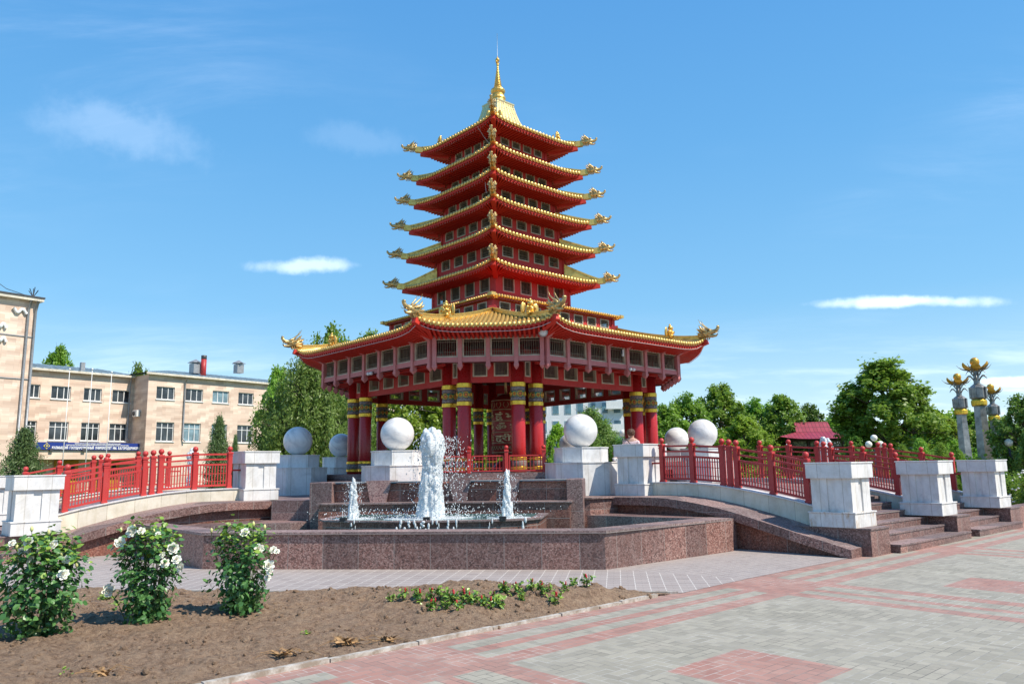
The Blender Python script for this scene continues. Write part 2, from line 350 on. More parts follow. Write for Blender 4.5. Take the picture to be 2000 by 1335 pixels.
# ================================================================ GROUND
def plaza_mat():
    m = NT('block_paving'); a = R(-42.2)
    # u along the kerb (T), v = n distance from the pagoda centre
    mp = m.n('ShaderNodeMapping', vector_type='POINT'); m.l(m.tc.outputs['Object'], mp.inputs[0]); mp.inputs['Rotation'].default_value = (0, 0, a)
    tr = Matrix.Rotation(a, 3, 'Z') @ Vector((C.x, C.y, 0)); mp.inputs['Location'].default_value = (-tr.x, -tr.y, 0)
    sp = m.n('ShaderNodeSeparateXYZ'); m.l(mp.outputs[0], sp.inputs[0]); u = sp.outputs[0]; v = m.math('MULTIPLY', sp.outputs[1], -1)   # y' points against N1
    def band(x, a, b): return m.math('MULTIPLY', m.math('GREATER_THAN', x, a), m.math('LESS_THAN', x, b))
    def bands(x, lst):
        o = None
        for a_, b_ in lst:
            q = band(x, a_, b_); o = q if o is None else m.math('MAXIMUM', o, q)
        return o
    along = bands(v, [(12.3, 12.7), (12.93, 13.1), (13.3, 13.57)])
    um = m.math('SUBTRACT', m.math('MODULO', m.math('ADD', u, 120 + 6.95 + .63), 6.02), 0)       # cross strips every 6 m
    cross = bands(um, [(0, .25), (.49, .66), (.98, 1.26)]); inc = band(um, 0, 1.26)
    inner = band(v, 12.3, 13.57)
    red = m.math('MAXIMUM', m.math('MULTIPLY', along, 1), m.math('MULTIPLY', inc, inner))
    outer = m.math('GREATER_THAN', v, 13.57)
    red = m.math('MAXIMUM', red, m.math('MULTIPLY', cross, outer))
    vm = m.math('MODULO', m.math('SUBTRACT', v, 13.57), 3.15); um2 = um
    sq = m.math('MULTIPLY', m.math('MULTIPLY', band(um2, 1.98, 3.08), band(vm, 1.12, 2.15)), outer)
    red = m.math('MAXIMUM', red, sq)
    br = m.brick(mp.outputs[0], (0, 0, 0), (1, 1, 1), (.5, .5, .5), .2, .1, .0045, .5, .3)
    cbn = m.n('ShaderNodeCombineXYZ'); m.l(sp.outputs[1], cbn.inputs[0]); m.l(sp.outputs[0], cbn.inputs[1])
    br2 = m.brick(cbn.outputs[0], (0, 0, 0), (1, 1, 1), (.5, .5, .5), .2, .1, .0045, .5, .3)
    # basket weave: groups of bricks turned by a quarter
    chk = m.n('ShaderNodeTexChecker'); m.l(mp.outputs[0], chk.inputs[0]); chk.inputs['Scale'].default_value = 2.5
    tone = m.mix(chk.outputs[1], br.outputs[0], br2.outputs[0]); jo = m.mix(chk.outputs[1], br.outputs[1], br2.outputs[1])
    ts = m.n('ShaderNodeSeparateColor'); m.l(tone, ts.inputs[0]); js = m.n('ShaderNodeSeparateColor'); m.l(jo, js.inputs[0])
    t_ = ts.outputs[0]; j_ = js.outputs[0]
    n1 = m.noise(.55, det=6, ro=.6); n2 = m.noise(7, det=6, ro=.7); n3 = m.noise(60, det=3)
    grey = m.mix(t_, (.26, .24, .188), (.37, .34, .268)); rose = m.mix(t_, (.31, .14, .108), (.41, .2, .155))
    c = m.mix(red, grey, rose); c = m.mix(m.step(n1, .35, .7, 0, .5), c, m.mix(.5, c, (.37, .34, .29))); c = m.mix(m.step(n2, .5, .75, 0, .5), c, m.mix(.6, c, (.15, .14, .12))); c = m.mix(m.step(m.noise(1.9, det=8, ro=.7), .56, .7, 0, .35), c, (.5, .44, .36)); c = m.mix(m.step(m.noise(.23, det=7, ro=.7), .52, .7, 0, .3), c, (.2, .185, .16))
    c = m.mix(m.step(n3, .4, .7, 0, .25), c, (.2, .19, .17))
    jl = m.mix(m.step(m.noise(1.3, det=5), .42, .58), (.11, .105, .095), (.47, .45, .41)); c = m.mix(m.math('MULTIPLY', j_, .85), c, jl)
    m.bump(m.math('SUBTRACT', m.math('MULTIPLY', n3, .25), j_), .35, .006)
    return m.out(c, .8)
def paver_mat(name, rot, w, h, c1, c2, jc):
    m = NT(name); mp = m.uvmap(rot=rot, src='Object')
    br = m.brick(mp, c1, c2, jc, w, h, .006, .0, .3); fine = m.brick(mp, (1, 1, 1), (.93, .93, .93), (.62, .61, .6), w, h / 2, .003, .5, .3)
    c = m.mix(1., br.outputs[0], fine.outputs[0], 'MULTIPLY'); n = m.noise(.9, det=6, ro=.65); c = m.mix(m.step(n, .4, .75, 0, .45), c, (.37, .33, .31))
    n3 = m.noise(70, det=3); c = m.mix(m.step(n3, .45, .7, 0, .3), c, (.17, .15, .15)); m.bump(m.math('SUBTRACT', 1, br.outputs[1]), .3, .005); return m.out(c, .75)
g = MB(); g.quad((-60, -6, 0), (70, -6, 0), (70, 48, 0), (-60, 48, 0)); tag(g.build('plaza_paving', plaza_mat()), kind='structure')
lawn = NT('distant_lawn'); nn = lawn.noise(.6, det=6); lm = lawn.out(lawn.mix(lawn.step(nn, .35, .65), (.05, .09, .02), (.10, .12, .045)), .9)
g = MB(); g.quad((-900, -200, -.03), (900, -200, -.03), (900, 1500, -.03), (-900, 1500, -.03)); tag(g.build('ground', lm), kind='structure')
# fountain apron: small lilac-grey pavers, two lays meeting on a mitre
A = 0.004
def sheet(nm, polys, mt):
    mb = MB()
    for p in polys: mb.add([(x, y, A) for x, y in p], [tuple(range(len(p)))])
    o = mb.build(nm, mt); tag(o, kind='structure'); return o
apf = paver_mat('lilac_pavers', R(7.5), .2, .21, (.31, .262, .24), (.38, .325, .295), (.7, .66, .6))
apr = paver_mat('lilac_pavers_turned', R(-42.2), .2, .11, (.31, .262, .24), (.37, .315, .285), (.58, .54, .49))
cz = [FR.p(12.45, -8.33), FR.p(12.45, -2.9)]
mit0 = (1.5, 12.9); mit1 = FR.p(12.45, -6.3)
sheet('fountain_apron', [[(-20, 12.05), (-7.6, 11.72), (-7.6, 19), (-20, 19)], [(-7.6, 11.72), (-3.3, 10.97), (-3.3, 14.2), (-7.6, 19)], [(-3.3, 10.97), (2.14, 10.38), mit0, (-3.3, 14.2)], [(2.14, 10.38), mit1, mit0]], apf)
sheet('side_apron', [[mit1, FR.p(12.45, -1.0), FR.p(9.5, -1.0), FR.p(9.5, -6.8), mit0]], apr)
# ---- planting bed: rough soil
def soil_mat():
    m = NT('dry_brown_soil'); n = m.noise(3.2, det=9, ro=.68); n2 = m.noise(19, det=8, ro=.72); v = m.voro(13, out='Distance'); n4 = m.noise(85, det=4, ro=.7)
    c = m.cr(n2, [(.3, (.10, .058, .034)), (.45, (.29, .18, .11)), (.66, (.46, .315, .205))]); c = m.mix(m.step(n, .42, .7, 0, .5), c, (.44, .31, .20)); c = m.mix(m.step(n4, .3, .48, .5, 0), c, (.09, .058, .038))
    c = m.mix(m.step(m.noise(7.5, det=9, ro=.75), .5, .66, 0, .62), c, (.13, .08, .048)); c = m.mix(m.step(n4, .68, .8, 0, .5), c, (.4, .33, .26)); m.bump(m.math('ADD', n2, m.math('MULTIPLY', n4, .5)), 1., .06); return m.out(c, .95)
M['soil'] = soil_mat()
curb = [(-1.99 - 5.2 * .68, 6.99 - 5.2 * .72)] + [FR.p(12.44, t) for t in (-17, -14.1, -12.7, -11.35, -9.5, -8.36)]
curb = [FR.p(12.44, t) for t in (-19, -17, -14.1, -12.7, -11.35, -9.5, -8.36)]
topedge = [(-22, 12.0), (-7.6, 11.68), (-3.3, 10.93), (2.10, 10.35)]
def hn(x, y, s):   # cheap value noise
    def h(i, j): return math.modf(math.sin(i * 127.1 + j * 311.7 + s) * 43758.5453)[0] % 1
    i, j = math.floor(x), math.floor(y); fx, fy = x - i, y - j; fx = fx * fx * (3 - 2 * fx); fy = fy * fy * (3 - 2 * fy)
    return (h(i, j) * (1 - fx) + h(i + 1, j) * fx) * (1 - fy) + (h(i, j + 1) * (1 - fx) + h(i + 1, j + 1) * fx) * fy
def top_y(x):
    for (x0, y0), (x1, y1) in zip(topedge[:-1], topedge[1:]):
        if x0 <= x <= x1: return y0 + (y1 - y0) * (x - x0) / (x1 - x0)
    return topedge[0][1] if x < topedge[0][0] else topedge[-1][1]
a0, a1 = Vector(FR.p(12.46, -19)), Vector(FR.p(12.46, -8.36)); dcv = (a1 - a0).normalized(); ncv = Vector((-dcv.y, dcv.x))
def soil_h(x, y):
    q = Vector((x, y)); dc = (q - a0).dot(ncv); dt = top_y(x) - y; e = min(dc, dt)
    if e < 0: return None
    z = .012 + .07 * min(1, e / .5)
    mound = math.exp(-(((x + .35) / 1.9) ** 2 + ((y - 9.75) / .55) ** 2)) * .17 + .06 * math.exp(-(((x + 3.9) / 1.6) ** 2 + ((y - 8.8) / .7) ** 2))
    k = min(1, e / .35)
    n = (hn(x * 2.1, y * 2.1, 1) - .5) * .07 + (hn(x * 6, y * 6, 2) - .5) * .05 + (hn(x * 15, y * 15, 3) - .5) * .04 + max(0, hn(x * 24, y * 24, 4) - .6) * .11 * hn(x * 1.3, y * 1.3, 8)
    return z + (mound * min(1, e / .25)) + n * k
vs = []; idx = {}; fs = []
xs = np.concatenate([np.arange(-15, -7, .12), np.arange(-7, 2.2, .035)]); ys = np.arange(3.0, 12.2, .035)
for i, x in enumerate(xs):
    for j, y in enumerate(ys):
        h = soil_h(x, y)
        if h is not None: idx[i, j] = len(vs); vs.append((x, y, h))
for (i, j), a in idx.items():
    b, c_, d = idx.get((i + 1, j)), idx.get((i + 1, j + 1)), idx.get((i, j + 1))
    if b is not None and c_ is not None and d is not None: fs.append((a, b, c_, d))
o = npmesh('soil_bed', np.array(vs), np.array(fs), M['soil'], smooth=True); tag(o, kind='structure')
# kerb strip of worn white painted stone along the bed
def kerbm():
    m = NT('worn_white_kerb'); n = m.noise(7, det=7, ro=.75); c = m.mix(m.step(n, .35, .6), (.56, .53, .48), (.27, .22, .17)); m.bump(n, .5, .01); return m.out(c, .85)
M['kerb'] = kerbm()
kb = MB()
t = -19.0
while t < -8.45:
    w = random.uniform(.9, 1.1); w = min(w, -8.4 - t)
    nn_ = 12.435 + random.uniform(-.008, .008); h = .035 + random.uniform(-.008, .008)
    poly = [FR.p(nn_ - .03, t + .006), FR.p(nn_ + .03, t + .006), FR.p(nn_ + .03 + random.uniform(-.008, .008), t + w - .006), FR.p(nn_ - .03, t + w - .006)]
    kb.prism(poly, -.02, h); t += w
tag(kb.build('kerb_strip', M['kerb']), kind='structure')
kb = MB()
for p0, p1 in zip(topedge[:-1], topedge[1:]):
    d = Vector((p1[0] - p0[0], p1[1] - p0[1])).normalized(); nv = Vector((-d.y, d.x)) * .035
    kb.prism([p0, p1, (p1[0] + nv.x, p1[1] + nv.y), (p0[0] + nv.x, p0[1] + nv.y)], -.02, .03)
tag(kb.build('bed_edging', M['kerb']), kind='structure')
# ================================================================ FOUNTAIN
WT = {}
def wallring(mb, pts, th, z0, z1, inward):   # wall along an open polyline, thickness th towards inward side
    n = len(pts); P = [Vector(p) for p in pts]; off = []
    for i in range(n):
        ds = []
        if i > 0: ds.append((P[i] - P[i - 1]).normalized())
        if i < n - 1: ds.append((P[i + 1] - P[i]).normalized())
        ns = [Vector((-d.y, d.x)) * inward for d in ds]; b = sum(ns, Vector((0, 0))).normalized(); k = th / max(.3, b.dot(ns[0])); off.append(P[i] + b * k)
    for i in range(n - 1): mb.prism([P[i][:], P[i + 1][:], off[i + 1][:], off[i][:]], z0, z1)
    return [o_[:] for o_ in off]
FO = proot('fountain', 'stepped fountain of speckled red granite in front of the pagoda', 'fountain', (*FF.p(10, 0), 0))
wl = [FL.p(10.25, -3.25), FF.p(11.88, -3.53), FF.p(11.88, 3.38), FR.p(10.33, -3.25)]
mb = MB(); wallring(mb, wl, .30, 0, .575, 1); mb.bw('outer_wall', M['granite'], FO)
mb = MB(); P0 = []
cap = [(Vector(p)) for p in wl]
mb2 = MB(); wallring(mb2, [wl[0], tuple(FF.p(11.92, -3.56)), tuple(FF.p(11.92, 3.41)), wl[3]], .50, .576, .62, 1); mb2.bw('wall_coping', M['granite_top'], FO)
pool = MB(); pool.prism([FL.p(10.0, -3.5), FF.p(11.6, -3.3), FF.p(11.6, 3.1), FR.p(10.1, -3.5), FR.p(7.0, -3.5), FF.p(7.0, 0), FL.p(7., -3.5)], .02, .30)
tag(pool.build('pool_water', M['water']), kind='structure')
# cascade: tier 2 (lower, wider) and tier 3 with bays and corner blocks
mb = MB(); mb.prism([FF.p(8.2, -2.92), FF.p(8.2, 2.6), FF.p(6.2, 2.6), FF.p(6.2, -2.92)], 0, .90); mb.bw('cascade_step', M['granite_big'], FO)
mb = MB(); mb.prism([FF.p(8.24, -2.97), FF.p(8.24, 2.65), FF.p(7.6, 2.65), FF.p(7.6, -2.97)], .901, .93); mb.bw('cascade_ledge', M['granite_top'], FO)
mb = MB(); mb.prism([FF.p(7.66, -2.75), FF.p(7.66, 2.52), FF.p(6.0, 2.52), FF.p(6.0, -2.75)], .9, 1.33); mb.bw('cascade_block', M['granite_big'], FO)
for (s0, s1) in ((-3.28, -2.75), (2.52, 2.88)):
    mb = MB(); mb.bevbox((*FF.p(7.2, (s0 + s1) / 2), .69), (s1 - s0, 1.3, 1.38), .012, R(-7.5)); mb.bw('corner_block', M['granite_rose'], FO)
for (s0, s1) in ((-1.95, -1.47), (-.05, .35), (1.15, 1.45)):
    mb = MB(); a_, b_ = .06, 0
    mb.add([FF.p3(7.76, s0 + a_, .93), FF.p3(7.76, s1 - a_, .93), FF.p3(7.2, s1 - a_, .93), FF.p3(7.2, s0 + a_, .93), FF.p3(7.70, s0 - .06, 1.40), FF.p3(7.70, s1 + .06, 1.40), FF.p3(7.2, s1 + .06, 1.40), FF.p3(7.2, s0 - .06, 1.40)],
           [(0, 1, 5, 4), (1, 2, 6, 5), (3, 0, 4, 7), (4, 5, 6, 7)]); mb.bw('bay_pier', M['granite_rose'], FO)
bl = plain('blue_glass_lip', (.02, .15, .26), .15)
for (s0, s1) in ((-2.7, -2.02), (-1.4, -.62), (.42, 1.1), (1.52, 2.5)):
    mb = MB(); mb.prism([FF.p(7.78, s0), FF.p(7.78, s1), FF.p(7.2, s1), FF.p(7.2, s0)], 1.345, 1.362); mb.bw('spill_lip', bl, FO)
    mb = MB(); mb.prism([FF.p(7.80, s0 - .02), FF.p(7.80, s1 + .02), FF.p(7.3, s1 + .02), FF.p(7.3, s0 - .02)], 1.363, 1.38); mb.bw('lip_edge', M['grey'], FO)
# jet basin: half round granite tray
def tray(root, fr, m0, z):
    half = [(m0 - 1.3, -2.17), (m0 + .05, -2.14)] + [(m0 + .1 + .75 * math.sin(R(a_)), -2.14 * math.cos(R(a_))) for a_ in (25, 50, 72, 90, 108, 130, 155)] + [(m0 + .05, 2.14), (m0 - 1.3, 2.14)]
    mb = MB(); mb.prism([fr.p(a_, b_) for a_, b_ in half], 0, z - .03); mb.bw('jet_tray', M['granite_big'], root)
    rim = [fr.p(a_ + (.05 if a_ > m0 - 1 else 0), b_ * 1.02) for a_, b_ in half]; inn = [fr.p(m0 + (a_ - m0) * .93 - .03, b_ * .93) for a_, b_ in half]
    mb = MB(); n = len(rim)
    for i in range(n): j = (i + 1) % n; mb.add([(*rim[i], z - .031), (*rim[j], z - .031), (*rim[j], z), (*rim[i], z), (*inn[i], z), (*inn[j], z)], [(0, 1, 2, 3), (3, 2, 5, 4)])
    mb.bw('tray_rim', M['granite_top'], root)
    mb = MB(); mb.prism([fr.p(m0 + (a_ - m0) * .94 - .03, b_ * .94) for a_, b_ in half], z - .03, z - .008); mb.bw('tray_water', M['water'], root)
tray(FO, FF, 9.9, .715)
for s_ in (-1.5, .1, 1.52):
    mb = MB(); mb.box((*FF.p(10.55, s_ + .0), .735), (.12, .1, .07), R(-7.5)); mb.bw('spotlight', M['black'], FO)
# thin water films running over the tray lip
fl = MB()
rr = random.Random(3)
for s_ in (-1.25, -.35, -.2, -.05, .1, .25, .4, .55, .7, 1.3, 1.9):
    w = rr.uniform(.05, .12); mm = 9.9 + .17 + .75 * math.sqrt(max(0, 1 - (s_ / 2.14) ** 2)); zt = .716; zb_ = rr.uniform(.3, .52)
    k = 6
    for i in range(k):
        ww = w * (1 - .5 * i / k) * rr.uniform(.4, 1); s2 = s_ + rr.uniform(-.05, .05); z_a = zt - (zt - zb_) * i / k
        fl.sphere(FF.p3(mm + .02, s2, z_a - .02), 1, 6, 5, (ww * .35, .012, (zt - zb_) / k * .8))
fl.bw('overflow_water', M['spray'], FO); tag(FO.children[-1], kind='stuff')
def jet(fr, m0, s0, z0, h, r, seed, label, spray=300, lean=.0):
    rnd = random.Random(seed); root = proot('water_jet', label, 'water jet', fr.p3(m0, s0, z0), 0, 'fountain jets')
    # foamy column made of many merged lumps
    mb = MB(); n = int(h / .02)
    for i in range(n):
        t = i / (n - 1); prof = r * (1.15 - .55 * t + (.45 * math.exp(-((t - .86) / .13) ** 2) if h > 1 else -.1 * t)); k = 5 if h < 1 else 9
        for q in range(k):
            a = rnd.uniform(0, 6.283); rad = prof * rnd.uniform(.05, .85); ls = prof * rnd.uniform(.22, .42)
            x = math.cos(a) * rad + lean * t * h; y = math.sin(a) * rad; z = t * h + rnd.uniform(-.03, .03)
            tt = Matrix.Translation((x, y, z)) @ Matrix.Rotation(rnd.uniform(0, 3), 4, 'Z') @ Matrix.Diagonal((ls * rnd.uniform(.7, 1.1), ls * rnd.uniform(.7, 1.1), ls * rnd.uniform(1.2, 4.2) * (.5 if t > .8 and h > 1 else 1), 1))
            mb.sphere((0, 0, 0), 1, 7, 5, T=tt)
    o = mb.build('foam_raw', M['foam'], None); md = o.modifiers.new('r', 'REMESH'); md.mode = 'VOXEL'; md.voxel_size = .012 if h > 1 else .008; md.use_smooth_shade = True; m3 = o.modifiers.new('s', 'SMOOTH'); m3.iterations = 2; m3.factor = .5
    dg_ = bpy.context.evaluated_depsgraph_get(); me = bpy.data.meshes.new_from_object(o.evaluated_get(dg_)); COL.objects.unlink(o); bpy.data.objects.remove(o); o = bpy.data.objects.new('foam_column', me); COL.objects.link(o); o.parent = root
    sp_ = MB()
    for i in range(spray):
        t = rnd.random() ** .6; side = rnd.gauss(.55 if h > 1 else 0, .7); a = rnd.uniform(0, 6.283)
        rad = r * (1.0 + abs(rnd.gauss(0, .5)) + (1 - t) * .5); x = math.cos(a) * rad + (max(0, side) * r * 1.6 * (1 - abs(t - .5) * 1.2) if h > 1 else 0); y = math.sin(a) * rad * .8; z = h * t * .95
        s_ = rnd.uniform(.003, .010) * (1.0 if h > 1 else .8)
        sp_.sphere((x, y, z), s_, 5, 4, (1, 1, rnd.uniform(1., 2.6)))
    for i in range(int(spray * .6)):       # splash at the foot
        a = rnd.uniform(0, 6.283); rad = abs(rnd.gauss(0, 1)) * r * 2.6 + r * .7; s_ = rnd.uniform(.004, .011)
        sp_.sphere((math.cos(a) * rad * 1.3, math.sin(a) * rad * .7, rnd.random() ** 2 * .16 * (1 + r)), s_, 5, 4, (1, 1, 1.4))
    tag(sp_.build('spray', M['spray'], root), kind='stuff')
    sk = MB(); n = 22; ring = []
    for i in range(n): a = 6.283 * i / n; q = rnd.uniform(.8, 1.35); ring.append((math.cos(a) * r * 3.2 * q, math.sin(a) * r * 2.0 * q))
    sk.prism(ring, -.012, .004); sk.build('foam_patch', M['foam'], root)
    return root
jet(FF, 10.0, .04, .715, 1.62, .225, 5, 'tall foaming water jet in the middle of the front granite tray', 1400, .02)
jet(FF, 10.0, -1.5, .715, .74, .105, 6, 'short water jet left of the tall jet', 260)
jet(FF, 10.0, 1.53, .715, .84, .105, 8, 'short water jet right of the tall jet', 260)
# side and far fountains of the same kind, mostly behind the railings
for nm, d in (('left', ang(177.2)), ('right', ang(-2.8))):
    fr = Frame(C if nm == 'right' else C, d, Vector((-d.y, d.x)))
    rt = proot('fountain', 'granite fountain tray beyond the red railings, %s of the pagoda' % nm, 'fountain', (*fr.p(10.2, 0), 0))
    tray(rt, fr, 9.9, .75)
    mb = MB(); wallring(mb, [fr.p(10.3, -4.4), fr.p(11.8, -3.0), fr.p(11.8, 3.0), fr.p(10.3, 4.4)], .45, 0, .6, 1); mb.bw('outer_wall', M['granite'], rt)
    jet(fr, 10.2, 0, .75, 1.62, .17, 15 + len(nm), 'white top of a water jet beyond the red railings on the %s' % nm, 300)
# ================================================================ PLATFORMS
st = lambda nm, poly, z0, z1, mt: tag(_pl(nm, poly, z0, z1, mt), kind='structure')
def _pl(nm, poly, z0, z1, mt): mb = MB(); mb.prism(poly, z0, z1); return mb.build(nm, mt)
plat = [FR.p(7.15, -3.0), FR.p(7.9, 6.6), FM.p(2, 10), FM.p(-8, 8), FM.p(-8, -10), FL.p(7.9, 6.6), FL.p(7.15, -3.0), FF.p(6.3, -5.0), FF.p(7.3, -3.5), FF.p(7.3, 3.0)]
st('terrace', plat, 0, .93, M['granite'])
st('terrace_paving', [FR.p(7.2, -3.0), FR.p(7.9, 6.6), FM.p(2, 10), FM.p(-8, 8), FM.p(-8, -10), FL.p(7.9, 6.6), FL.p(7.2, -3.0), FF.p(6.35, -5.0), FF.p(7.35, -3.5), FF.p(7.35, 3.04)], .931, .965, M['granite_top'])
st('lower_ledge_right', [FR.p(10.32, -3.36), FR.p(10.2, -2.9), FR.p(7.16, -2.9), FR.p(7.16, -3.9)], 0, .6, M['granite_rose'])
st('lower_ledge_left', [FL.p(10.3, -3.36), FL.p(10.2, -2.9), FL.p(7.0, -2.9), FL.p(7.0, -4.4), FL.p(7.4, -4.4)], 0, .53, M['granite_rose'])
# side blocks flanking the cascade
st('side_block', [(-5.66, 18.25), (-4.62, 18.10), (-4.5, 19.2), (-5.5, 19.4)], 0, .975, M['granite_rose'])
# pagoda podium
def octo(fr, m, c_):   # regular-ish octagon by face distance m (chamfers) and long-face distance c_
    out = []
    for k in range(4):
        for sgn in (-1, 1):
            n_ = Vector((1, 0)); a = R(90 * k); L_ = m * math.sqrt(2) - c_
            v = Vector((c_, sgn * L_)); out.append((v.x * math.cos(a) - v.y * math.sin(a), v.x * math.sin(a) + v.y * math.cos(a)))
    return out
TOX = lambda poly: [tuple(C + Vector((p[0] * math.cos(R(-47.8)) - p[1] * math.sin(R(-47.8)), p[0] * math.sin(R(-47.8)) + p[1] * math.cos(R(-47.8))))) for p in poly]
st('podium_step', TOX(octo(None, 6.0, 5.4)), .9, 1.22, M['granite'])
st('podium', TOX(octo(None, 5.62, 5.0)), .9, 1.52, M['granite_rose'])
# ================================================================ BRIDGES
ZB = [(6.9, 1.26), (7.9, 1.27), (8.7, 1.26), (9.4, 1.21), (10.0, 1.13), (10.6, 1.03), (11.1, .93), (11.45, .85), (12.0, .70)]
ZE = [(7.1, .95), (8.0, .965), (8.6, .95), (9.2, .89), (9.6, .83), (10.0, .76), (10.4, .67), (10.95, .53), (11.5, .39), (12.0, .27), (12.52, .14)]
ZC = [(6.9, .97), (8.0, .985), (8.8, .99), (9.4, .92), (10.0, .82), (10.6, .68), (11.1, .56), (11.45, .46)]
def itp(tb, x):
    if x <= tb[0][0]: return tb[0][1]
    for (a, b), (c_, d) in zip(tb[:-1], tb[1:]):
        if x <= c_: return b + (d - b) * (x - a) / (c_ - a)
    return tb[-1][1]
def strip(mb, fr, ns, t0, t1, zt, zb_):   # solid strip following a profile
    k = len(ns); vs = []
    for n_ in ns:
        vs += [fr.p3(n_, t0, zt(n_)), fr.p3(n_, t1, zt(n_)), fr.p3(n_, t1, zb_(n_)), fr.p3(n_, t0, zb_(n_))]
    fs = []
    for i in range(k - 1):
        a = 4 * i; b = a + 4
        for q in range(4): fs.append((a + q, a + (q + 1) % 4, b + (q + 1) % 4, b + q))
    fs += [(0, 1, 2, 3), (4 * k - 1, 4 * k - 2, 4 * k - 3, 4 * k - 4)]; mb.add(vs, fs)
lin = lambda a, b, n: [a + (b - a) * i / (n - 1) for i in range(n)]
def footbridge(fr, where, rails, beam=True):
    root = proot('footbridge', 'arched granite footbridge with white kerbs and steps, %s' % where, 'footbridge', fr.p3(10, 0, 0), 0, None)
    ns = lin(6.9, 11.5, 24)
    mb = MB(); strip(mb, fr, lin(7.0, 10.95, 20), rails[0], rails[-1], lambda n: itp(ZB, n) - .10, lambda n: max(.0, itp(ZB, n) - .5)); mb.bw('deck', M['granite_top'], root)
    for i, t in enumerate(rails):
        mb = MB(); strip(mb, fr, ns, t - .14, t + .14, lambda n: itp(ZB, n) - .022, lambda n: (itp(ZC, n) - .05 if i == 0 else itp(ZB, n) - .5)); o = mb.bw('kerb_wall', M['cream'], root)
        mb = MB(); strip(mb, fr, ns, t - .17, t + .17, lambda n: itp(ZB, n), lambda n: itp(ZB, n) - .0215); mb.bw('kerb_coping', M['marble'], root)
    if beam:
        t0 = rails[0]
        mb = MB(); ns2 = lin(7.12, 12.5, 30)
        vs = []
        k = len(ns2)
        for n_ in ns2:
            zc = max(itp(ZC, n_) if n_ < 11.45 else .46 - (n_ - 11.45) * .40, itp(ZE, n_) + .01)
            vs += [fr.p3(n_, -3.02, itp(ZE, n_)), fr.p3(n_, -2.56 if n_ > 11.6 else t0 + .1, zc if n_ < 11.6 else itp(ZE, n_) + .02), fr.p3(n_, -2.56 if n_ > 11.6 else t0 + .1, max(0, itp(ZE, n_) - .17)), fr.p3(n_, -3.02, max(-.01, itp(ZE, n_) - .17))]
        fs = []
        for i in range(k - 1):
            a = 4 * i; b = a + 4; fs += [(a + q, a + (q + 1) % 4, b + (q + 1) % 4, b + q) for q in (1, 2, 3)]
        fs += [(0, 1, 2, 3), (4 * k - 1, 4 * k - 2, 4 * k - 3, 4 * k - 4)]
        mb.add(vs, fs); mb.mi = 1; mb.add(vs, [(4 * i, 4 * i + 1, 4 * i + 5, 4 * i + 4) for i in range(k - 1)]); mb.bw('curved_parapet', [M['granite'], M['granite_top']], root)
        mb = MB(); strip(mb, fr, lin(7.1, 12.3, 24), -2.86, t0, lambda n: max(.02, itp(ZE, n) - .172), lambda n: -.01); mb.bw('side_wall', M['granite_big'], root)
    return root
def stair(fr, t0, t1, where):
    root = proot('steps', 'speckled red granite steps %s' % where, 'steps', fr.p3(12, (t0 + t1) / 2, 0))
    tops = [.15, .30, .45, .60, .75, .88]; ns = [12.80, 12.42, 12.06, 11.70, 11.34, 10.98]
    for i, (z, n_) in enumerate(zip(tops, ns)):
        a = t0 if i == 0 else t0; b = t1 + (.35 if i == 0 else 0)
        mb = MB(); mb.prism([fr.p(n_, a), fr.p(n_, b), fr.p(n_ - .45, b), fr.p(n_ - .45, a)], -.01 if i == 0 else tops[i - 1] - .03, z - .03)
        mb.bw('riser', M['granite'], root)
        mb = MB(); mb.prism([fr.p(n_ + .015, a), fr.p(n_ + .015, b), fr.p(n_ - .44, b), fr.p(n_ - .44, a)], z - .029, z); mb.bw('tread', M['granite_top'], root)
def pedestal(fr, t, where):
    root = proot('pedestal', 'low red granite pedestal %s' % where, 'pedestal', fr.p3(12.2, t, 0))
    mb = MB(); mb.prism([fr.p(12.66, t - .39), fr.p(12.66, t + .39), fr.p(11.3, t + .39), fr.p(11.3, t - .39)], -.01, .455); mb.bw('body', M['granite'], root)
    mb = MB(); mb.prism([fr.p(12.68, t - .405), fr.p(12.68, t + .405), fr.p(11.28, t + .405), fr.p(11.28, t - .405)], .456, .48); mb.bw('top_slab', M['granite_top'], root)
def plinth(fr, n_, t, z, label, h=1.17, w=.8, stain=False, proto={}):
    root = proot('plinth', label, 'plinth', fr.p3(n_, t, z), math.atan2(fr.n.y, fr.n.x), 'white marble plinths')
    key = stain
    if key in proto:
        for ch in proto[key]: c_ = ch.copy(); COL.objects.link(c_); c_.parent = root
    else:
        bh = .27 * h / 1.17; ch_ = .29 * h / 1.17; mats = M['marble_st'] if stain else M['marble']
        mb = MB(); mb.bevbox((0, 0, bh / 2 - .01), (w + .07, w + .07, bh - .02), .006); mb.bevbox((0, 0, bh - .008), (w + .10, w + .10, .024), .004); b_ = mb.build('base', mats, root)
        mb = MB(); d = (w - .04) / 2; sw = .305; zc = (bh + h - ch_) / 2 + .004; hh = h - ch_ - bh
        for i in (-1, 1):
            for j in (-1, 1): mb.box((i * (d - sw / 2), j * (d - sw / 2), zc), (sw, sw, hh))
        mb.box((0, 0, zc), (2 * d - .06, 2 * d - .06, hh - .004)); s_ = mb.build('shaft', M['marble'], root)
        mb = MB(); mb.bevbox((0, 0, h - ch_ / 2 - .012), (w + .08, w + .08, ch_ - .024), .006); mb.bevbox((0, 0, h - .012), (w + .11, w + .11, .024), .004); c_ = mb.build('cap', M['marble'], root)
        proto[key] = [b_, s_, c_]
    return root
footbridge(FR, 'right of the fountain', [-2.1, 2.15, 5.75])
footbridge(FL, 'left of the fountain', [-2.1, 2.15])
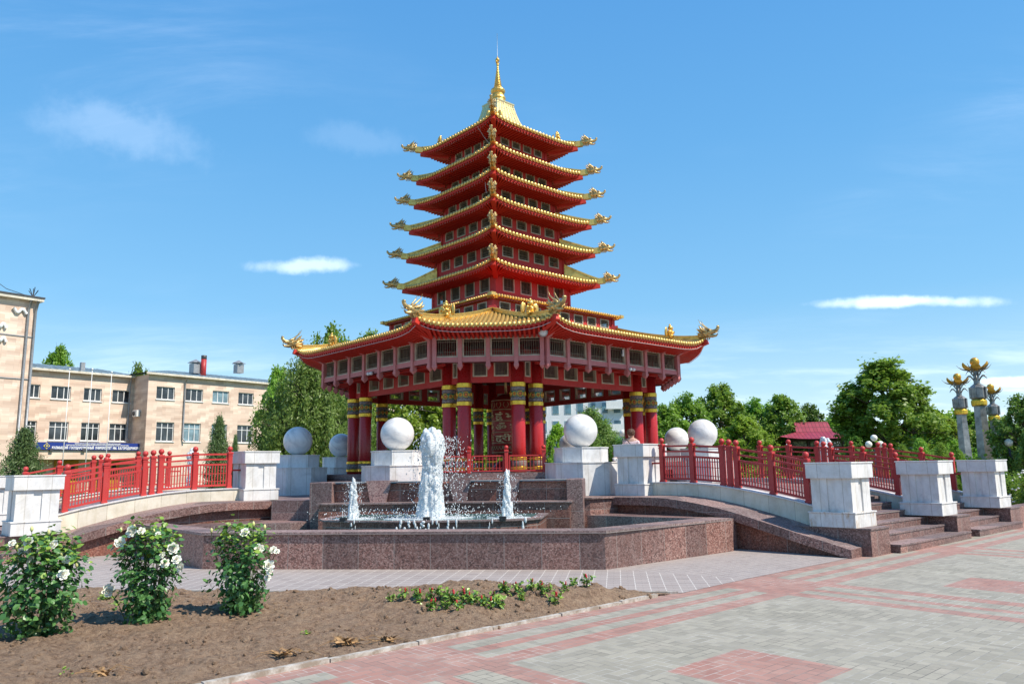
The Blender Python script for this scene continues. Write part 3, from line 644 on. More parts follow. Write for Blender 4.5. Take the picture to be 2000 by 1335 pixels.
stair(FR, -1.70, 1.67, 'between the nearest and the middle plinth on the right'); stair(FR, 2.55, 5.3, 'between the middle and the rightmost plinth'); stair(FL, -1.70, 1.76, 'at the foot of the left footbridge')
pedestal(FR, -2.17, 'under the rust stained plinth'); pedestal(FR, 2.07, 'under the middle plinth right of the stairs'); pedestal(FR, 5.7, 'under the rightmost plinth')
pedestal(FL, -2.1, 'behind the rose bushes on the left'); pedestal(FL, 2.15, 'at the left edge of the photo')
plinth(FR, 12.0, -2.17, .48, 'white marble plinth with rusty stains on its base beside the curved parapet', stain=True)
plinth(FR, 12.04, 1.88, .48, 'white marble plinth between the two flights of granite steps')
plinth(FR, 12.07, 5.58, .48, 'rightmost white marble plinth beside the planting kerb')
plinth(FL, 11.92, -2.2, .48, 'white marble plinth behind the left rose bush at the foot of the left footbridge')
plinth(FL, 11.9, 2.0, .48, 'white marble plinth cut off by the left edge of the photo')
plinth(FR, 7.25, -2.1, .965, 'white marble plinth at the top of the right footbridge with a woman behind', h=1.25)
plinth(FL, 7.25, -2.1, .965, 'white marble plinth at the top of the left footbridge beside the stepped fountain', h=1.25)
def railing(fr, t, label):
    root = proot('railing', label, 'railing', fr.p3(9.6, t, 1.0), 0, 'arched red bridge railings'); px = []
    for n_ in (7.88, 8.70, 9.46, 9.63, 9.80, 10.59, 11.33):
        z = itp(ZB, n_); x, y = fr.p(n_, t); a = math.atan2(fr.n.y, fr.n.x)
        mb = MB(); mb.bevbox((x, y, z + .40), (.105, .105, .80), .008, a); mb.bevbox((x, y, z + .825), (.13, .13, .055), .01, a); mb.box((x, y, z + .76), (.115, .115, .02), a); mb.lathe([(.035, .85), (.03, .88)], 10, (x, y, z))
        mb.box((x, y, z + .02), (.12, .12, .04), a)
        o = mb.bw('post', M['redrail'], root)
        b = MB(); b.sphere((x, y, z + .925), .062, 16, 12); b.bw('ball', M['redrail'], o)
    for a_, b_ in ((7.88, 8.70), (8.70, 9.46), (9.80, 10.59), (10.59, 11.33)):
        mb = MB(); n0, n1 = a_ + .07, b_ - .07; z = lambda n, h: itp(ZB, n) + h
        def ln(h, th, w=.03): mb.bar(fr.p3(n0, t, z(n0, h)), fr.p3(n1, t, z(n1, h)), w, th)
        ln(.075, .045, .035); ln(.56, .045, .035); ln(.68, .038, .035); ln(.80, .042, .035); ln(.17, .014, .016); ln(.35, .014, .016)
        for n_ in (n0, n1):
            mb.bar(fr.p3(n_, t, z(n_, .06)), fr.p3(n_, t + .0001, z(n_, .575)), .03, .03); mb.bar(fr.p3(n_, t, z(n_, .665)), fr.p3(n_, t + .0001, z(n_, .815)), .03, .03)
            for h in (.12, .5, .74): s_ = -.035 if n_ == n0 else .035; mb.bar(fr.p3(n_, t, z(n_, h)), fr.p3(n_ + s_, t, z(n_, h)), .02, .02)
        for i in range(1, 10):
            n_ = n0 + (n1 - n0) * i / 10; mb.bar(fr.p3(n_, t, z(n_, .07)), fr.p3(n_, t + .0001, z(n_, .56)), .02, .02)
        mb.bw('rail_panel', M['redrail'], root)
    for n_, s_ in ((7.88, -1), (11.33, 1)):
        mb = MB(); mb.bar(fr.p3(n_, t, itp(ZB, n_) + .42), fr.p3(n_ + s_ * .3, t, itp(ZB, n_) + .42), .05, .04); mb.bw('wall_bracket', M['redrail'], root)
railing(FR, -2.1, 'nearest red railing on the right, ending at the rust stained plinth'); railing(FR, 2.15, 'red railing on the right ending at the middle plinth'); railing(FR, 5.75, 'farthest red railing on the right, ending at the rightmost plinth')
railing(FL, -2.1, 'nearer red railing of the left footbridge'); railing(FL, 2.15, 'farther red railing of the left footbridge, in front of the yellow doors')
# marble balls on octagonal pedestals around the pagoda
BALLS = [(5.66, -2.3, 'between the left columns and the tall jet'), (5.66, 2.3, 'right of the front columns'), (2.35, -5.94, 'large grey ball left of the pagoda'), (2.35, 5.94, 'large ball above the right railing'),
         (-2.4, -5.95, 'small looking, half hidden by the leftmost columns'), (-2.4, 5.95, 'behind the right railing, left of the larger ball'), (-5.66, -2.3, 'glimpsed between the front left columns'), (-5.66, 2.3, 'peeping out behind the front right ball')]
BP = None
for m_, s_, w in BALLS:
    x, y = FM.p(m_, s_); a = math.atan2(y - C.y, x - C.x)
    lab = 'white marble octagonal stand under the ball ' + w.replace('large grey ball ', '').replace('large ball ', '')
    r = proot('ball_stand', lab, 'stand', (x, y, .96), a, 'octagonal marble stands')
    if BP is None:
        mb = MB(); mb.lathe([(.90, 0), (.90, .76)], 8, smooth=False, ph=R(22.5)); mb.lathe([(.92, .761), (.92, .785)], 8, smooth=False, ph=R(22.5)); a1_ = mb.build('lower_tier', M['marble'], r)
        mb = MB(); mb.lathe([(.66, .786), (.66, 1.12)], 8, smooth=False, ph=R(22.5)); mb.lathe([(.68, 1.121), (.68, 1.145)], 8, smooth=False, ph=R(22.5)); a2_ = mb.build('upper_tier', M['marble'], r)
        BP = [a1_, a2_]
    else:
        for ch in BP: c_ = ch.copy(); COL.objects.link(c_); c_.parent = r
    if m_ == BALLS[0][0] and s_ == BALLS[0][1]: mb = MB(); mb.sphere((0, 0, 0), .42, 48, 32); bo = mb.build('marble_ball', M['ball']); BALL = bo
    else: bo = BALL.copy(); COL.objects.link(bo)
    bo.location = (x, y, .96 + 1.145 + .415); bo.rotation_euler = (random.uniform(-.5, .5), random.uniform(-.5, .5), random.uniform(0, 6)); tag(bo, 'polished marble ball ' + w, 'marble ball', 'marble balls around the pagoda')
# ================================================================ PAGODA (local: +X right-front face, -Y left-front face)
PG = proot('pagoda', 'seven tiered crimson and gold open pagoda with upturned eaves and a gilded spire', 'pagoda', (C.x, C.y, 0), R(-47.8))
def rot4(k): return Matrix.Rotation(R(90 * k), 4, 'Z')
class Face:   # trapezoid roof face: mid point of the eave, direction along it and inwards
    def __init__(s, mid, along, inw, Le, D, Li, zc, lift, pw, rise, cv=1.25, kl=1.7):
        s.mid = Vector((*mid, 0)); s.al = Vector((*along, 0)); s.inw = Vector((*inw, 0)); s.Le, s.D, s.Li, s.zc, s.lift, s.pw, s.rise, s.cv, s.kl = Le, D, Li, zc, lift, pw, rise, cv, kl
    def hw(s, d): return s.Le + (s.Li - s.Le) * d / s.D
    def z(s, y, d):
        v = d / s.D; q = min(1, abs(y) / max(1e-6, s.hw(d))); dd = max(0., d); vv = min(1., dd / s.D)
        return s.zc - s.lift + s.lift * q ** s.pw * (1 - vv) ** s.kl + s.rise * vv ** s.cv
    def P(s, y, d, dz=0.): p = s.mid + s.al * y + s.inw * d; return (p.x, p.y, s.z(y, d) + dz)
def roof_face(F, tile, under, raft, pitch=.125, rr_=.043, fh=.075, Ds=None, Ls=None, zs=None, nv=6, rp=.13, rw=.04, rh=.05):
    nu = 26
    vs = []; fs = []
    for j in range(nv + 1):
        d = F.D * j / nv; w = F.hw(d)
        for i in range(nu + 1): vs.append(F.P(w * (2 * i / nu - 1), d))
    for j in range(nv):
        for i in range(nu): a = j * (nu + 1) + i; fs.append((a, a + 1, a + nu + 2, a + nu + 1))
    tile.add(vs, fs, True)
    n = int(F.Le / pitch)
    for i in range(-n, n + 1):      # round ribs of tiles with their end discs
        y = i * pitch; de = F.D if abs(y) < F.Li else F.D * (F.Le - abs(y)) / (F.Le - F.Li)
        if de < .05: continue
        k = 3 if de < .5 else 6
        pts = [Vector(F.P(y, -.03 + (de + .03) * t / k, .012)) for t in range(k + 1)]
        vs = []; fs = []; sg = 6
        for p in pts:
            for q in range(sg): a_ = math.pi * q / (sg - 1); vs.append(p + F.al * (rr_ * math.cos(a_)) + Vector((0, 0, rr_ * math.sin(a_))))
        for a_ in range(k):
            for q in range(sg - 1): b = a_ * sg + q; fs.append((b, b + 1, b + sg + 1, b + sg))
        tile.add(vs, fs, True)
        p = pts[0]; T = Matrix((( F.al.x, 0, -F.inw.x, p.x), (F.al.y, 0, -F.inw.y, p.y), (0, 1, 0, p.z + .006), (0, 0, 0, 1)))
        tile.lathe([(rr_ * 1.12, -.02), (rr_ * 1.16, 0), (rr_ * .9, .016), (.0001, .026)], 9, T=T)
        if i < n:    # drip tile between two ribs
            y2 = y + pitch / 2; b = Vector(F.P(y2, -.012, 0)); w = pitch * .3
            tile.add([b - F.al * w + Vector((0, 0, .01)), b + F.al * w + Vector((0, 0, .01)), b + F.al * w * .6 - Vector((0, 0, .035)), b - Vector((0, 0, .05)), b - F.al * w * .6 - Vector((0, 0, .035))], [(0, 1, 2, 3, 4)])
    # fascia and soffit
    ne = 26; a = []; 
    for i in range(ne + 1): a.append(F.Le * (2 * i / ne - 1))
    for q in range(ne):
        p0, p1 = Vector(F.P(a[q], .015)), Vector(F.P(a[q + 1], .015)); o0, o1 = p0 + F.inw * .04, p1 + F.inw * .04; dz = Vector((0, 0, fh))
        raft.add([p0 - dz, p1 - dz, p1, p0, o0 - dz, o1 - dz], [(0, 1, 2, 3), (0, 4, 5, 1)])
    Ds = Ds or F.D; Ls = F.hw(Ds) if Ls is None else Ls
    zi = zs
    vs = []; fs = []; nj = 4
    for j in range(nj + 1):
        t = j / nj; w = (F.Le - .02) * (1 - t) + Ls * t
        for i in range(nu + 1):
            s_ = 2 * i / nu - 1; p = F.mid + F.al * (w * s_) + F.inw * (.05 + (Ds - .05) * t); z0 = F.z(F.Le * s_, 0) - fh * .7
            vs.append((p.x, p.y, z0 * (1 - t) + zi * t if t < 1 else zi))
    for j in range(nj):
        for i in range(nu): b = j * (nu + 1) + i; fs.append((b, b + nu + 1, b + nu + 2, b + 1))
    under.add(vs, fs, True)
    n = int(F.Le / rp)
    for i in range(-n, n + 1):
        y = i * rp; yi = max(-Ls, min(Ls, y)) if abs(y) > Ls else y
        p0 = F.mid + F.al * y + F.inw * .03; p0.z = F.z(y, 0) - fh * .85 - rh * .3; p1 = F.mid + F.al * yi + F.inw * Ds; p1.z = zi - rh * .5
        if abs(y) > F.Le - .06: continue
        raft.bar(p0, p1, rw, rh)
def dragon_mesh(big):
    mb = MB(); S_ = lambda c, r, sc=(1, 1, 1), seg=10: mb.sphere(c, r, seg, 7, sc)
    # neck and skull (x forwards, z up; overall length about 1)
    S_((-.38, 0, -.02), .2, (1.1, .9, 1)); S_((-.18, 0, .03), .21, (1.05, .85, .95)); S_((.0, 0, .02), .17, (1.2, .85, .8))
    mb.tube([(.0, 0, .05), (.2, 0, .02), (.36, 0, .05), (.47, 0, .15), (.5, 0, .26)], [.15, .105, .085, .075, .03], 9)      # upper snout, curled nose
    mb.sphere((.47, 0, .2), .07, 8, 6, (1, 1.5, .9))
    mb.tube([(-.05, 0, -.08), (.13, 0, -.17), (.3, 0, -.2), (.41, 0, -.13)], [.11, .08, .05, .02], 8)      # lower jaw
    for s_ in (-1, 1):
        S_((.08, .1 * s_, .12), .05); S_((.05, .11 * s_, .17), .055, (1.5, .8, .5))
        for x in (.18, .26, .34): mb.lathe([(.018, 0), (.0001, -.08)], 5, (x, .06 * s_, -.03))
        mb.tube([(.25, .07 * s_, .0), (.36, .16 * s_, -.03), (.42, .2 * s_, .06)], [.02, .014, .004], 5)
        if big: mb.tube([(.02, .08 * s_, .15), (-.1, .12 * s_, .3), (-.27, .15 * s_, .5), (-.36, .14 * s_, .75)], [.04, .032, .022, .004], 7)
        else: mb.tube([(.0, .08 * s_, .15), (-.16, .12 * s_, .25), (-.34, .13 * s_, .42)], [.035, .028, .005], 6)
        mb.tube([(-.05, .14 * s_, .08), (-.17, .24 * s_, .15), (-.3, .25 * s_, .27)], [.04, .05, .004], 6)       # ear
        for k, (az, l) in enumerate(((-20, .3), (5, .34), (30, .33), (55, .26), (-45, .26))):     # mane locks
            a = R(az); x0, z0 = -.24, .04 + .08 * k - .08; mb.tube([(x0, .12 * s_, z0 - .05), (x0 - l * .5 * math.cos(a), .19 * s_, z0 + l * .5 * math.sin(a)), (x0 - l * math.cos(a), .15 * s_, z0 + l * math.sin(a) + .06)], [.055, .045, .006], 6)
        for k in range(4): mb.tube([(-.02 - .1 * k, .07 * s_, -.14), (-.08 - .1 * k, .1 * s_, -.24), (-.15 - .1 * k, .08 * s_, -.3)], [.035, .028, .004], 5)
    for k in range(4): x = -.1 - .12 * k; mb.tube([(x, 0, .17), (x - .06, 0, .27), (x - .14, 0, .33)], [.035, .025, .004], 5)
    return mb
def garuda_mesh():
    mb = MB(); mb.sphere((0, 0, .2), .14, 12, 9, (.9, 1, 1.15)); mb.sphere((.02, 0, .42), .105, 12, 9); mb.sphere((.1, 0, .40), .035, 7, 5, (1.6, .8, .8))
    mb.sphere((0, 0, .54), .045, 8, 6, (1, 1, 1.3)); mb.sphere((.09, 0, .22), .08, 8, 6)
    for s_ in (-1, 1):
        mb.sphere((.08, .12 * s_, .07), .075, 8, 6, (1.3, .9, .9)); mb.tube([(.02, .12 * s_, .3), (.09, .17 * s_, .22), (.13, .08 * s_, .27)], [.045, .035, .03], 7)
        mb.sphere((-.04, .27 * s_, .25), .1, 10, 8, (.35, 1, 2.0)); mb.sphere((-.05, .2 * s_, .33), .06, 8, 6, (.5, 1, 1.6)); mb.sphere((.03, .09 * s_, .5), .028, 6, 5)
        for k in range(4): mb.tube([(-.04, (.2 + .035 * k) * s_, .2 - .02 * k), (-.05, (.23 + .035 * k) * s_, .06 + .02 * k)], [.026, .008], 5)
    mb.tube([(-.08, 0, .12), (-.2, 0, .2), (-.2, 0, .36), (-.13, 0, .42)], [.05, .05, .04, .01], 7); mb.box((0, 0, .01), (.3, .26, .03))
    return mb
def window_mesh(w, h, fr=.045, nb=7, th=.05):   # facing +X, centred on the origin
    mb = MB()
    for s_ in (-1, 1):
        mb.box((0, s_ * (w / 2 - fr / 2), 0), (th, fr, h)); mb.box((0, 0, s_ * (h / 2 - fr / 2)), (th * .96, w - 2 * fr, fr))
    iw, ih = w - 2 * fr, h - 2 * fr; b = .0085; mb.mi = 1
    for i in range(1, nb + 1): mb.box((-.004, -iw / 2 + iw * i / (nb + 1), 0), (.014, b, ih))
    for t in ((.09, .24, .88) if h > .42 else (.2, .5, .8)): mb.box((.003, 0, -ih / 2 + ih * t), (.012, iw, b))
    return mb
BG = [M['beige'], M['beigebar']]
DR = dragon_mesh(True).build('dragon_head', M['golddark'], None, link=False).data; DRS = dragon_mesh(False).build('dragon_head', M['golddark'], None, link=False).data
GA = garuda_mesh().build('garuda_statue', M['gold'], None, link=False).data
def inst(name, me, parent, T):
    o = bpy.data.objects.new(name, me); COL.objects.link(o); o.parent = parent; o.matrix_local = T; return o
def wall_side(mb, a, z0, z1, n, ww, wh, zc, k, half=None, th=.07):   # wall with n openings on face k
    T = rot4(k); half = half or a; pit = ww + (2 * half - .3 - n * ww) / n if n else 0; tot = n * pit; x = a - th / 2
    def bx(y0, y1, za, zb): mb.box((x, (y0 + y1) / 2, (za + zb) / 2), (th, y1 - y0, zb - za), T=T)
    bx(-half + .002, half - .002, z0, zc - wh / 2); bx(-half + .002, half - .002, zc + wh / 2, z1)
    ys = [-tot / 2 + pit * (i + .5) for i in range(n)]
    e = [-half + .002] + sum([[y - ww / 2, y + ww / 2] for y in ys], []) + [half - .002]
    for i in range(0, len(e), 2): bx(e[i], e[i + 1], zc - wh / 2, zc + wh / 2)
    return ys
Q2 = math.sqrt(2)
#        head R, head z, wall R below, window w/h
TIER = [(3.69, 7.78, 2.29, .46, .48), (3.56, 8.82, 2.13, .44, .34), (3.47, 9.81, 1.99, .42, .30), (3.31, 10.71, 1.87, .4, .28), (3.23, 11.57, 1.76, .38, .26), (3.09, 12.60, 1.62, .35, .24)]
# ---- storeys and roofs of the tower
zfloor = 6.74
for i, (Rh, zh, Rw, ww, wh) in enumerate(TIER):
    ze = zh - .10; a = Rw / Q2; zs = ze - .22; z1 = zs + .05; ae = (Rh - .43) / Q2
    wz = zs - .05 - wh / 2 if i else 7.21
    z0 = zfloor
    mb = MB(); ysl = None
    for k in range(4): ysl = wall_side(mb, a, z0, z1, 4, ww, wh, wz, k)
    for k in range(4): mb.box((a - .03, -a + .03, (z0 + z1) / 2), (.1, .1, z1 - z0 - .004), T=rot4(k))
    mb.box((0, 0, z1 - .03), (2 * a - .15, 2 * a - .15, .04)); mb.box((0, 0, z0 + .03), (2 * a - .15, 2 * a - .15, .04))
    mb2 = MB(); mb2.box((0, 0, (z0 + z1) / 2), (2 * a - .5, 2 * a - .5, z1 - z0 - .1)); mb2.build('interior_shade_box', M['dark'], PG)  # black box added so the openings look unlit inside
    for k in range(4): mb.box((a + .012, 0, wz + wh / 2 + .045), (.03, 2 * a, .035), T=rot4(k)); 
    if i == 0:
        for k in range(4): mb.box((a + .03, 0, z0 + .04), (.1, 2 * a + .16, .08), T=rot4(k)); mb.box((a + .08, 0, z0 - .04), (.2, 2 * a + .5, .08), T=rot4(k))
    sto = mb.build('storey', M['redwall'], PG)
    wm_ = window_mesh(ww + .02, wh + .02, .032, 6).build('window', BG, None, link=False).data
    for k in range(4):
        for y in ysl: inst('window', wm_, sto, rot4(k) @ Matrix.Translation((a - .012, y, wz)))
    # roof
    if i < 5: an = TIER[i + 1][2] / Q2; rise = .02; hr = (.5, .36, .28, .22, .2)[i]
    else: an = .86 / Q2; rise = .25; hr = .3
    lift = .13; tile = MB(); un = MB(); ra = MB()
    for k in range(4):
        T = rot4(k); al = T @ Vector((0, 1, 0)); nn_ = T @ Vector((1, 0, 0)); mid = nn_ * ae
        F = Face((mid.x, mid.y), (al.x, al.y), (-nn_.x, -nn_.y), ae, ae - an, an, ze, lift, 5, rise + lift, 1.35)
        roof_face(F, tile, un, ra, .142, .055, .10, Ds=ae - a + .01, Ls=a, zs=zs, nv=5, rp=.125, rw=.045, rh=.07)
    rf = tile.build('roof', M['goldtile'], PG); un.build('soffit', M['soffit'], rf); ra.build('rafters', M['redrafter'], rf)
    for k in range(4):
        T = rot4(k) @ Matrix.Rotation(R(-45), 4, 'Z')    # hips run along the diagonals
        hp = MB(); F0 = F; pts = []
        for q in range(7):
            v = q / 6; d = (ae - an) * v; pts.append(((ae - d) * Q2, 0, ze - lift + lift * (1 - v) ** 1.7 + (rise + lift) * v ** 1.35 + .05))
        tp = [Vector((p[0], 0, ze + .10 + hr * (q / 6) ** (1.1 if i < 5 else 1.5))) for q, p in enumerate(pts)]
        for q in range(6):
            for w_, zz_ in ((.05, 0), (.07, 1)):
                a_, b_ = Vector(pts[q]), Vector(pts[q + 1]); ta, tb_ = tp[q], tp[q + 1]; lo = .1 if w_ == .05 else 0
                if w_ == .07: a_ = ta - Vector((0, 0, .045)); b_ = tb_ - Vector((0, 0, .045)); ta = ta + Vector((0, 0, .004)); tb_ = tb_ + Vector((0, 0, .004))
                hp.add([(a_.x, -w_, a_.z - lo), (b_.x, -w_, b_.z - lo), (tb_.x, -w_, tb_.z), (ta.x, -w_, ta.z), (a_.x, w_, a_.z - lo), (b_.x, w_, b_.z - lo), (tb_.x, w_, tb_.z), (ta.x, w_, ta.z)], [(0, 1, 2, 3), (5, 4, 7, 6), (3, 2, 6, 7), (0, 3, 7, 4), (1, 5, 6, 2), (0, 4, 5, 1)])
        hp.bar((pts[0][0] - .04, 0, ze + .0), (pts[0][0] + .22, 0, ze + .03), .14, .19)
        o = hp.build('hip_ridge', M['gold'], rf); o.matrix_local = T
        b = MB(); b.bar((pts[0][0] - .95, 0, ze - .30), (pts[0][0] + .04, 0, ze - .13), .13, .16); o2 = b.build('corner_beam', M['redrafter'], rf); o2.matrix_local = T
        inst('dragon_head', DRS, rf, T @ Matrix.Translation((Rh + .02, 0, zh)) @ Matrix.Scale(.52, 4))
        if i == 5 and k in (0, 1, 2, 3): inst('ridge_beast', GA, rf, T @ Matrix.Translation((pts[3][0] + .25, 0, pts[3][2] - .02)) @ Matrix.Scale(.72, 4))
    cb_ = MB(); zc_ = ze - .11    # thin light cable strung round the eaves
    cp = []
    for k in range(4):
        T = rot4(k)
        for s_ in lin(-1, 1, 9): cp.append(T @ Vector((ae - .09, s_ * (ae - .09), ze - lift + lift * abs(s_) ** 5 - .125)))
    cb_.tube(cp + [cp[0]], .007, 5); cb_.build('light_cable', M['cable'], rf)
    zfloor = ze - lift + .03
# loose cable ends hanging at the front corner
for (a_, b_) in (((1.2, -1.95, 12.28), (1.35, -1.2, 11.6)), ((1.5, -1.9, 10.35), (1.52, -1.85, 10.0))):
    mb = MB(); A_ = Vector(a_); B_ = Vector(b_); mb.tube([A_.lerp(B_, t) - Vector((0, 0, .12 * math.sin(math.pi * t))) for t in lin(0, 1, 7)], .007, 5); mb.build('loose_cable', M['cable'], PG)
# spire
zr = 12.5 + .80; T45 = 0
mb = MB(); prof = [(.98, 12.60), (.78, 12.9), (.62, 13.2), (.53, 13.4), (.45, 13.68), (.40, 13.9), (.385, 14.02)]
for (w0, za), (w1, zb_) in zip(prof[:-1], prof[1:]):
    for k in range(4): mb.add([(w0, -w0, za), (w0, w0, za), (w1, w1, zb_), (w1, -w1, zb_)], [(0, 1, 2, 3)], T=rot4(k))
    for k in range(4):
        for y in lin(-.8, .8, 7): mb.add([(w0 * 1.0, y * w0 - .012, za), (w0 + .02, y * w0, za), (w0, y * w0 + .012, za), (w1, y * w1 - .01, zb_), (w1 + .016, y * w1, zb_), (w1, y * w1 + .01, zb_)], [(0, 1, 4, 3), (1, 2, 5, 4)], T=rot4(k))
mb.box((0, 0, 14.03), (.8, .8, .05)); sp = mb.build('spire_base', M['goldbright'], PG)
mb = MB(); mb.lathe([(.30, 14.05), (.30, 14.12), (.26, 14.14), (.25, 14.22), (.27, 14.27), (.25, 14.34), (.2, 14.42), (.2, 14.45), (.24, 14.5), (.26, 14.56), (.235, 14.62), (.13, 14.65)], 16, smooth=False); mb.build('spire_drum', M['gold'], PG)
mb = MB(); pr = []; n = 13
for i in range(n): t = i / n; r0 = .115 * (1 - t) ** 1.1 + .032; z = 14.63 + .86 * t; pr += [(r0 * .8, z), (r0, z + .012), (r0 * 1.03, z + .03), (r0 * .8, z + .046)]
pr += [(.035, 15.5), (.05, 15.56), (.04, 15.6)]; mb.lathe(pr, 18); mb.build('spire_rings', M['gold'], PG)
mb = MB(); mb.tube([(0, .12 * math.sin(a), 15.72 - .1 * math.cos(a)) for a in lin(-1.3, 1.3, 11)], [.008, .02, .03, .036, .04, .042, .04, .036, .03, .02, .008], 7); mb.sphere((0, 0, 15.74), .075, 14, 10); mb.lathe([(.05, 15.79), (.02, 15.84), (.004, 15.9)], 8); o = mb.build('finial', M['gold'], PG); o.rotation_euler = (0, 0, R(20))
mb = MB(); mb.tube([(0, 0, 15.88), (0, 0, 16.75)], .006, 5); mb.build('lightning_rod', M['white'], PG)
# ---- clerestory box with its small eave
a = 2.616; mb = MB(); ysl = None
for k in range(4): ysl = wall_side(mb, a, 5.85, 6.42, 8, .40, .28, 6.19, k)
for k in range(4): mb.box((a - .04, -a + .04, 6.13), (.14, .14, .55), T=rot4(k)); mb.box((a + .015, 0, 5.98), (.04, 2 * a, .04), T=rot4(k))
mb.box((0, 0, 5.9), (2 * a - .15, 2 * a - .15, .04))
sto = mb.build('clerestory', M['redwall'], PG); wm_ = window_mesh(.42, .30, .035, 6).build('window', BG, None, link=False).data
for k in range(4):
    for y in ysl: inst('window', wm_, sto, rot4(k) @ Matrix.Translation((a - .012, y, 6.19)))
tile = MB(); ae = 2.83
for k in range(4):
    for i in range(-26, 27):
        y = i * .106; T = rot4(k) @ Matrix.Translation((ae, y, 6.455)) @ Matrix.Rotation(R(80), 4, 'Y')
        tile.lathe([(.042, -.26), (.045, -.02), (.048, 0), (.0001, .02)], 8, T=T)
    tile.add([(ae - .02, -ae, 6.44), (ae - .02, ae, 6.44), (ae - .3, ae - .3, 6.5), (ae - .3, -ae + .3, 6.5)], [(0, 1, 2, 3)], T=rot4(k))
    tile.box((ae - .05, -ae + .05, 6.47), (.16, .16, .09), T=rot4(k))
r_ = tile.build('eave_tiles', M['goldtile'], PG)
mb = MB(); a0_ = ae - .25; a1_ = 1.75
for k in range(4): mb.add([(a0_, -a0_, 6.50), (a0_, a0_, 6.50), (a1_, a1_, 6.72), (a1_, -a1_, 6.72)], [(0, 1, 2, 3)], T=rot4(k)); mb.add([(ae - .02, -ae, 6.425), (ae - .02, ae, 6.425), (a - .02, a, 6.415), (a - .02, -a, 6.415)], [(0, 1, 2, 3)], T=rot4(k)); mb.box((ae - .08, 0, 6.40), (.03, 2 * ae - .2, .05), T=rot4(k))
mb.box((0, 0, 6.70), (3.5, 3.5, .05)); mb.build('red_apron_roof', M['redrail'], PG)
# ---- great lower roof (octagon)
ne, me_ = 5.65, 6.27; Le = me_ * Q2 - ne; Lc = (ne - Le) / Q2; zE = 5.38; lift = .245; rise = .865
zi_s = 5.0; no, mo, Lo = 4.89, 5.47, 2.846
mo = (no + Lo) / Q2; Lco = (no - Lo) / Q2
for k in range(4):
    T = rot4(k); nn_ = T @ Vector((1, 0, 0)); al = T @ Vector((0, 1, 0))
    tile = MB(); un = MB(); ra = MB()
    F = Face(tuple((nn_ * ne)[:2]), tuple(al[:2]), tuple((-nn_)[:2]), Le, ne - 2.62, 2.62, zE, lift, 9, rise, 1.2, 2.0)
    roof_face(F, tile, un, ra, .118, .046, .085, Ds=ne - no - .01, Ls=Lo, zs=zi_s, nv=7, rp=.12, rw=.05, rh=.07)
    dg = (T @ Vector((1, -1, 0))).normalized(); dt = Vector((-dg.y, dg.x, 0))
    F2 = Face(tuple((dg * me_)[:2]), tuple(dt[:2]), tuple((-dg)[:2]), Lc, me_ - 3.7, .02, zE, lift, 4.2, rise, 1.2, 2.0)
    r1 = tile.build('lower_roof', M['goldtile'], PG); un.build('soffit', M['soffit'], r1); ra.build('rafters', M['redrafter'], r1)
    tile = MB(); un = MB(); ra = MB()
    roof_face(F2, tile, un, ra, .118, .046, .085, Ds=me_ - mo - .01, Ls=Lco, zs=zi_s, nv=7, rp=.12, rw=.05, rh=.07)
    r2 = tile.build('corner_roof', M['goldtile'], PG); un.build('soffit', M['soffit'], r2); ra.build('rafters', M['redrafter'], r2)
    for sg in (-1, 1):      # hips with dragons and ridge statues
        e = dg * me_ + dt * (Lc * sg); ap = dg * 3.72; pts = []
        for q in range(11): v = q / 10; p = e.lerp(ap, v); p.z = zE - lift + lift * (1 - v) ** 2 + rise * v ** 1.2 + .05; pts.append(p)
        hp = MB(); 
        for p, q in zip(pts[:-1], pts[1:]): hp.bar(p, q, .10, .13)
        for p, q in zip(pts[:-1], pts[1:]): hp.bar(p + Vector((0, 0, .07)), q + Vector((0, 0, .07)), .14, .03)
        hp.build('hip_ridge', M['gold'], r2)
        out = (e - ap); out.z = 0; out.normalize(); az = math.atan2(out.y, out.x)
        out2 = e.copy(); out2.z = 0; out2.normalize(); az2 = math.atan2(out2.y, out2.x) * .5 + az * .5 if abs(math.atan2(out2.y, out2.x) - az) < 2 else az
        b = MB(); b.bar(pts[0] - out * .5 - Vector((0, 0, .32)), pts[0] + out * .1 - Vector((0, 0, .13)), .14, .14); b.build('corner_beam', M['redrafter'], r2)
        Tm = Matrix.Translation(pts[0] + out * .17 + Vector((0, 0, .12))) @ Matrix.Rotation(az, 4, 'Z') @ Matrix.Rotation(R(-8), 4, 'Y') @ Matrix.Scale(.64, 4)
        inst('dragon_head', DR, r2, Tm)
        p = pts[4].lerp(pts[3], .4); inst('garuda_statue', GA, r2, Matrix.Translation(p + Vector((0, 0, .0))) @ Matrix.Rotation(az, 4, 'Z') @ Matrix.Scale(.76, 4))
    b = MB(); b.box((0, 0, 0), (.22, .22, .16), T=Matrix.Translation((dg * 3.72) + Vector((0, 0, 6.08))) @ Matrix.Rotation(math.atan2(dg.y, dg.x), 4, 'Z')); b.build('ridge_block', M['redrail'], r2)
mb = MB(); cp = []
for k in range(4):
    T = rot4(k); nn_ = T @ Vector((1, 0, 0)); al = T @ Vector((0, 1, 0)); dg = (T @ Vector((1, -1, 0))).normalized(); dt = Vector((-dg.y, dg.x, 0))
    for s_ in lin(-.98, .98, 13): p = dg * (me_ - .03) + dt * (Lc * s_); p.z = zE - lift + lift * abs(s_) ** 4.2 - .15; cp.append(p)
    for s_ in lin(-.99, .99, 21): p = nn_ * (ne - .03) + al * (Le * s_); p.z = zE - lift + lift * abs(s_) ** 9 - .15; cp.append(p)
mb.tube(cp + [cp[0]], .008, 5); mb.build('light_cable', M['cable'], PG)
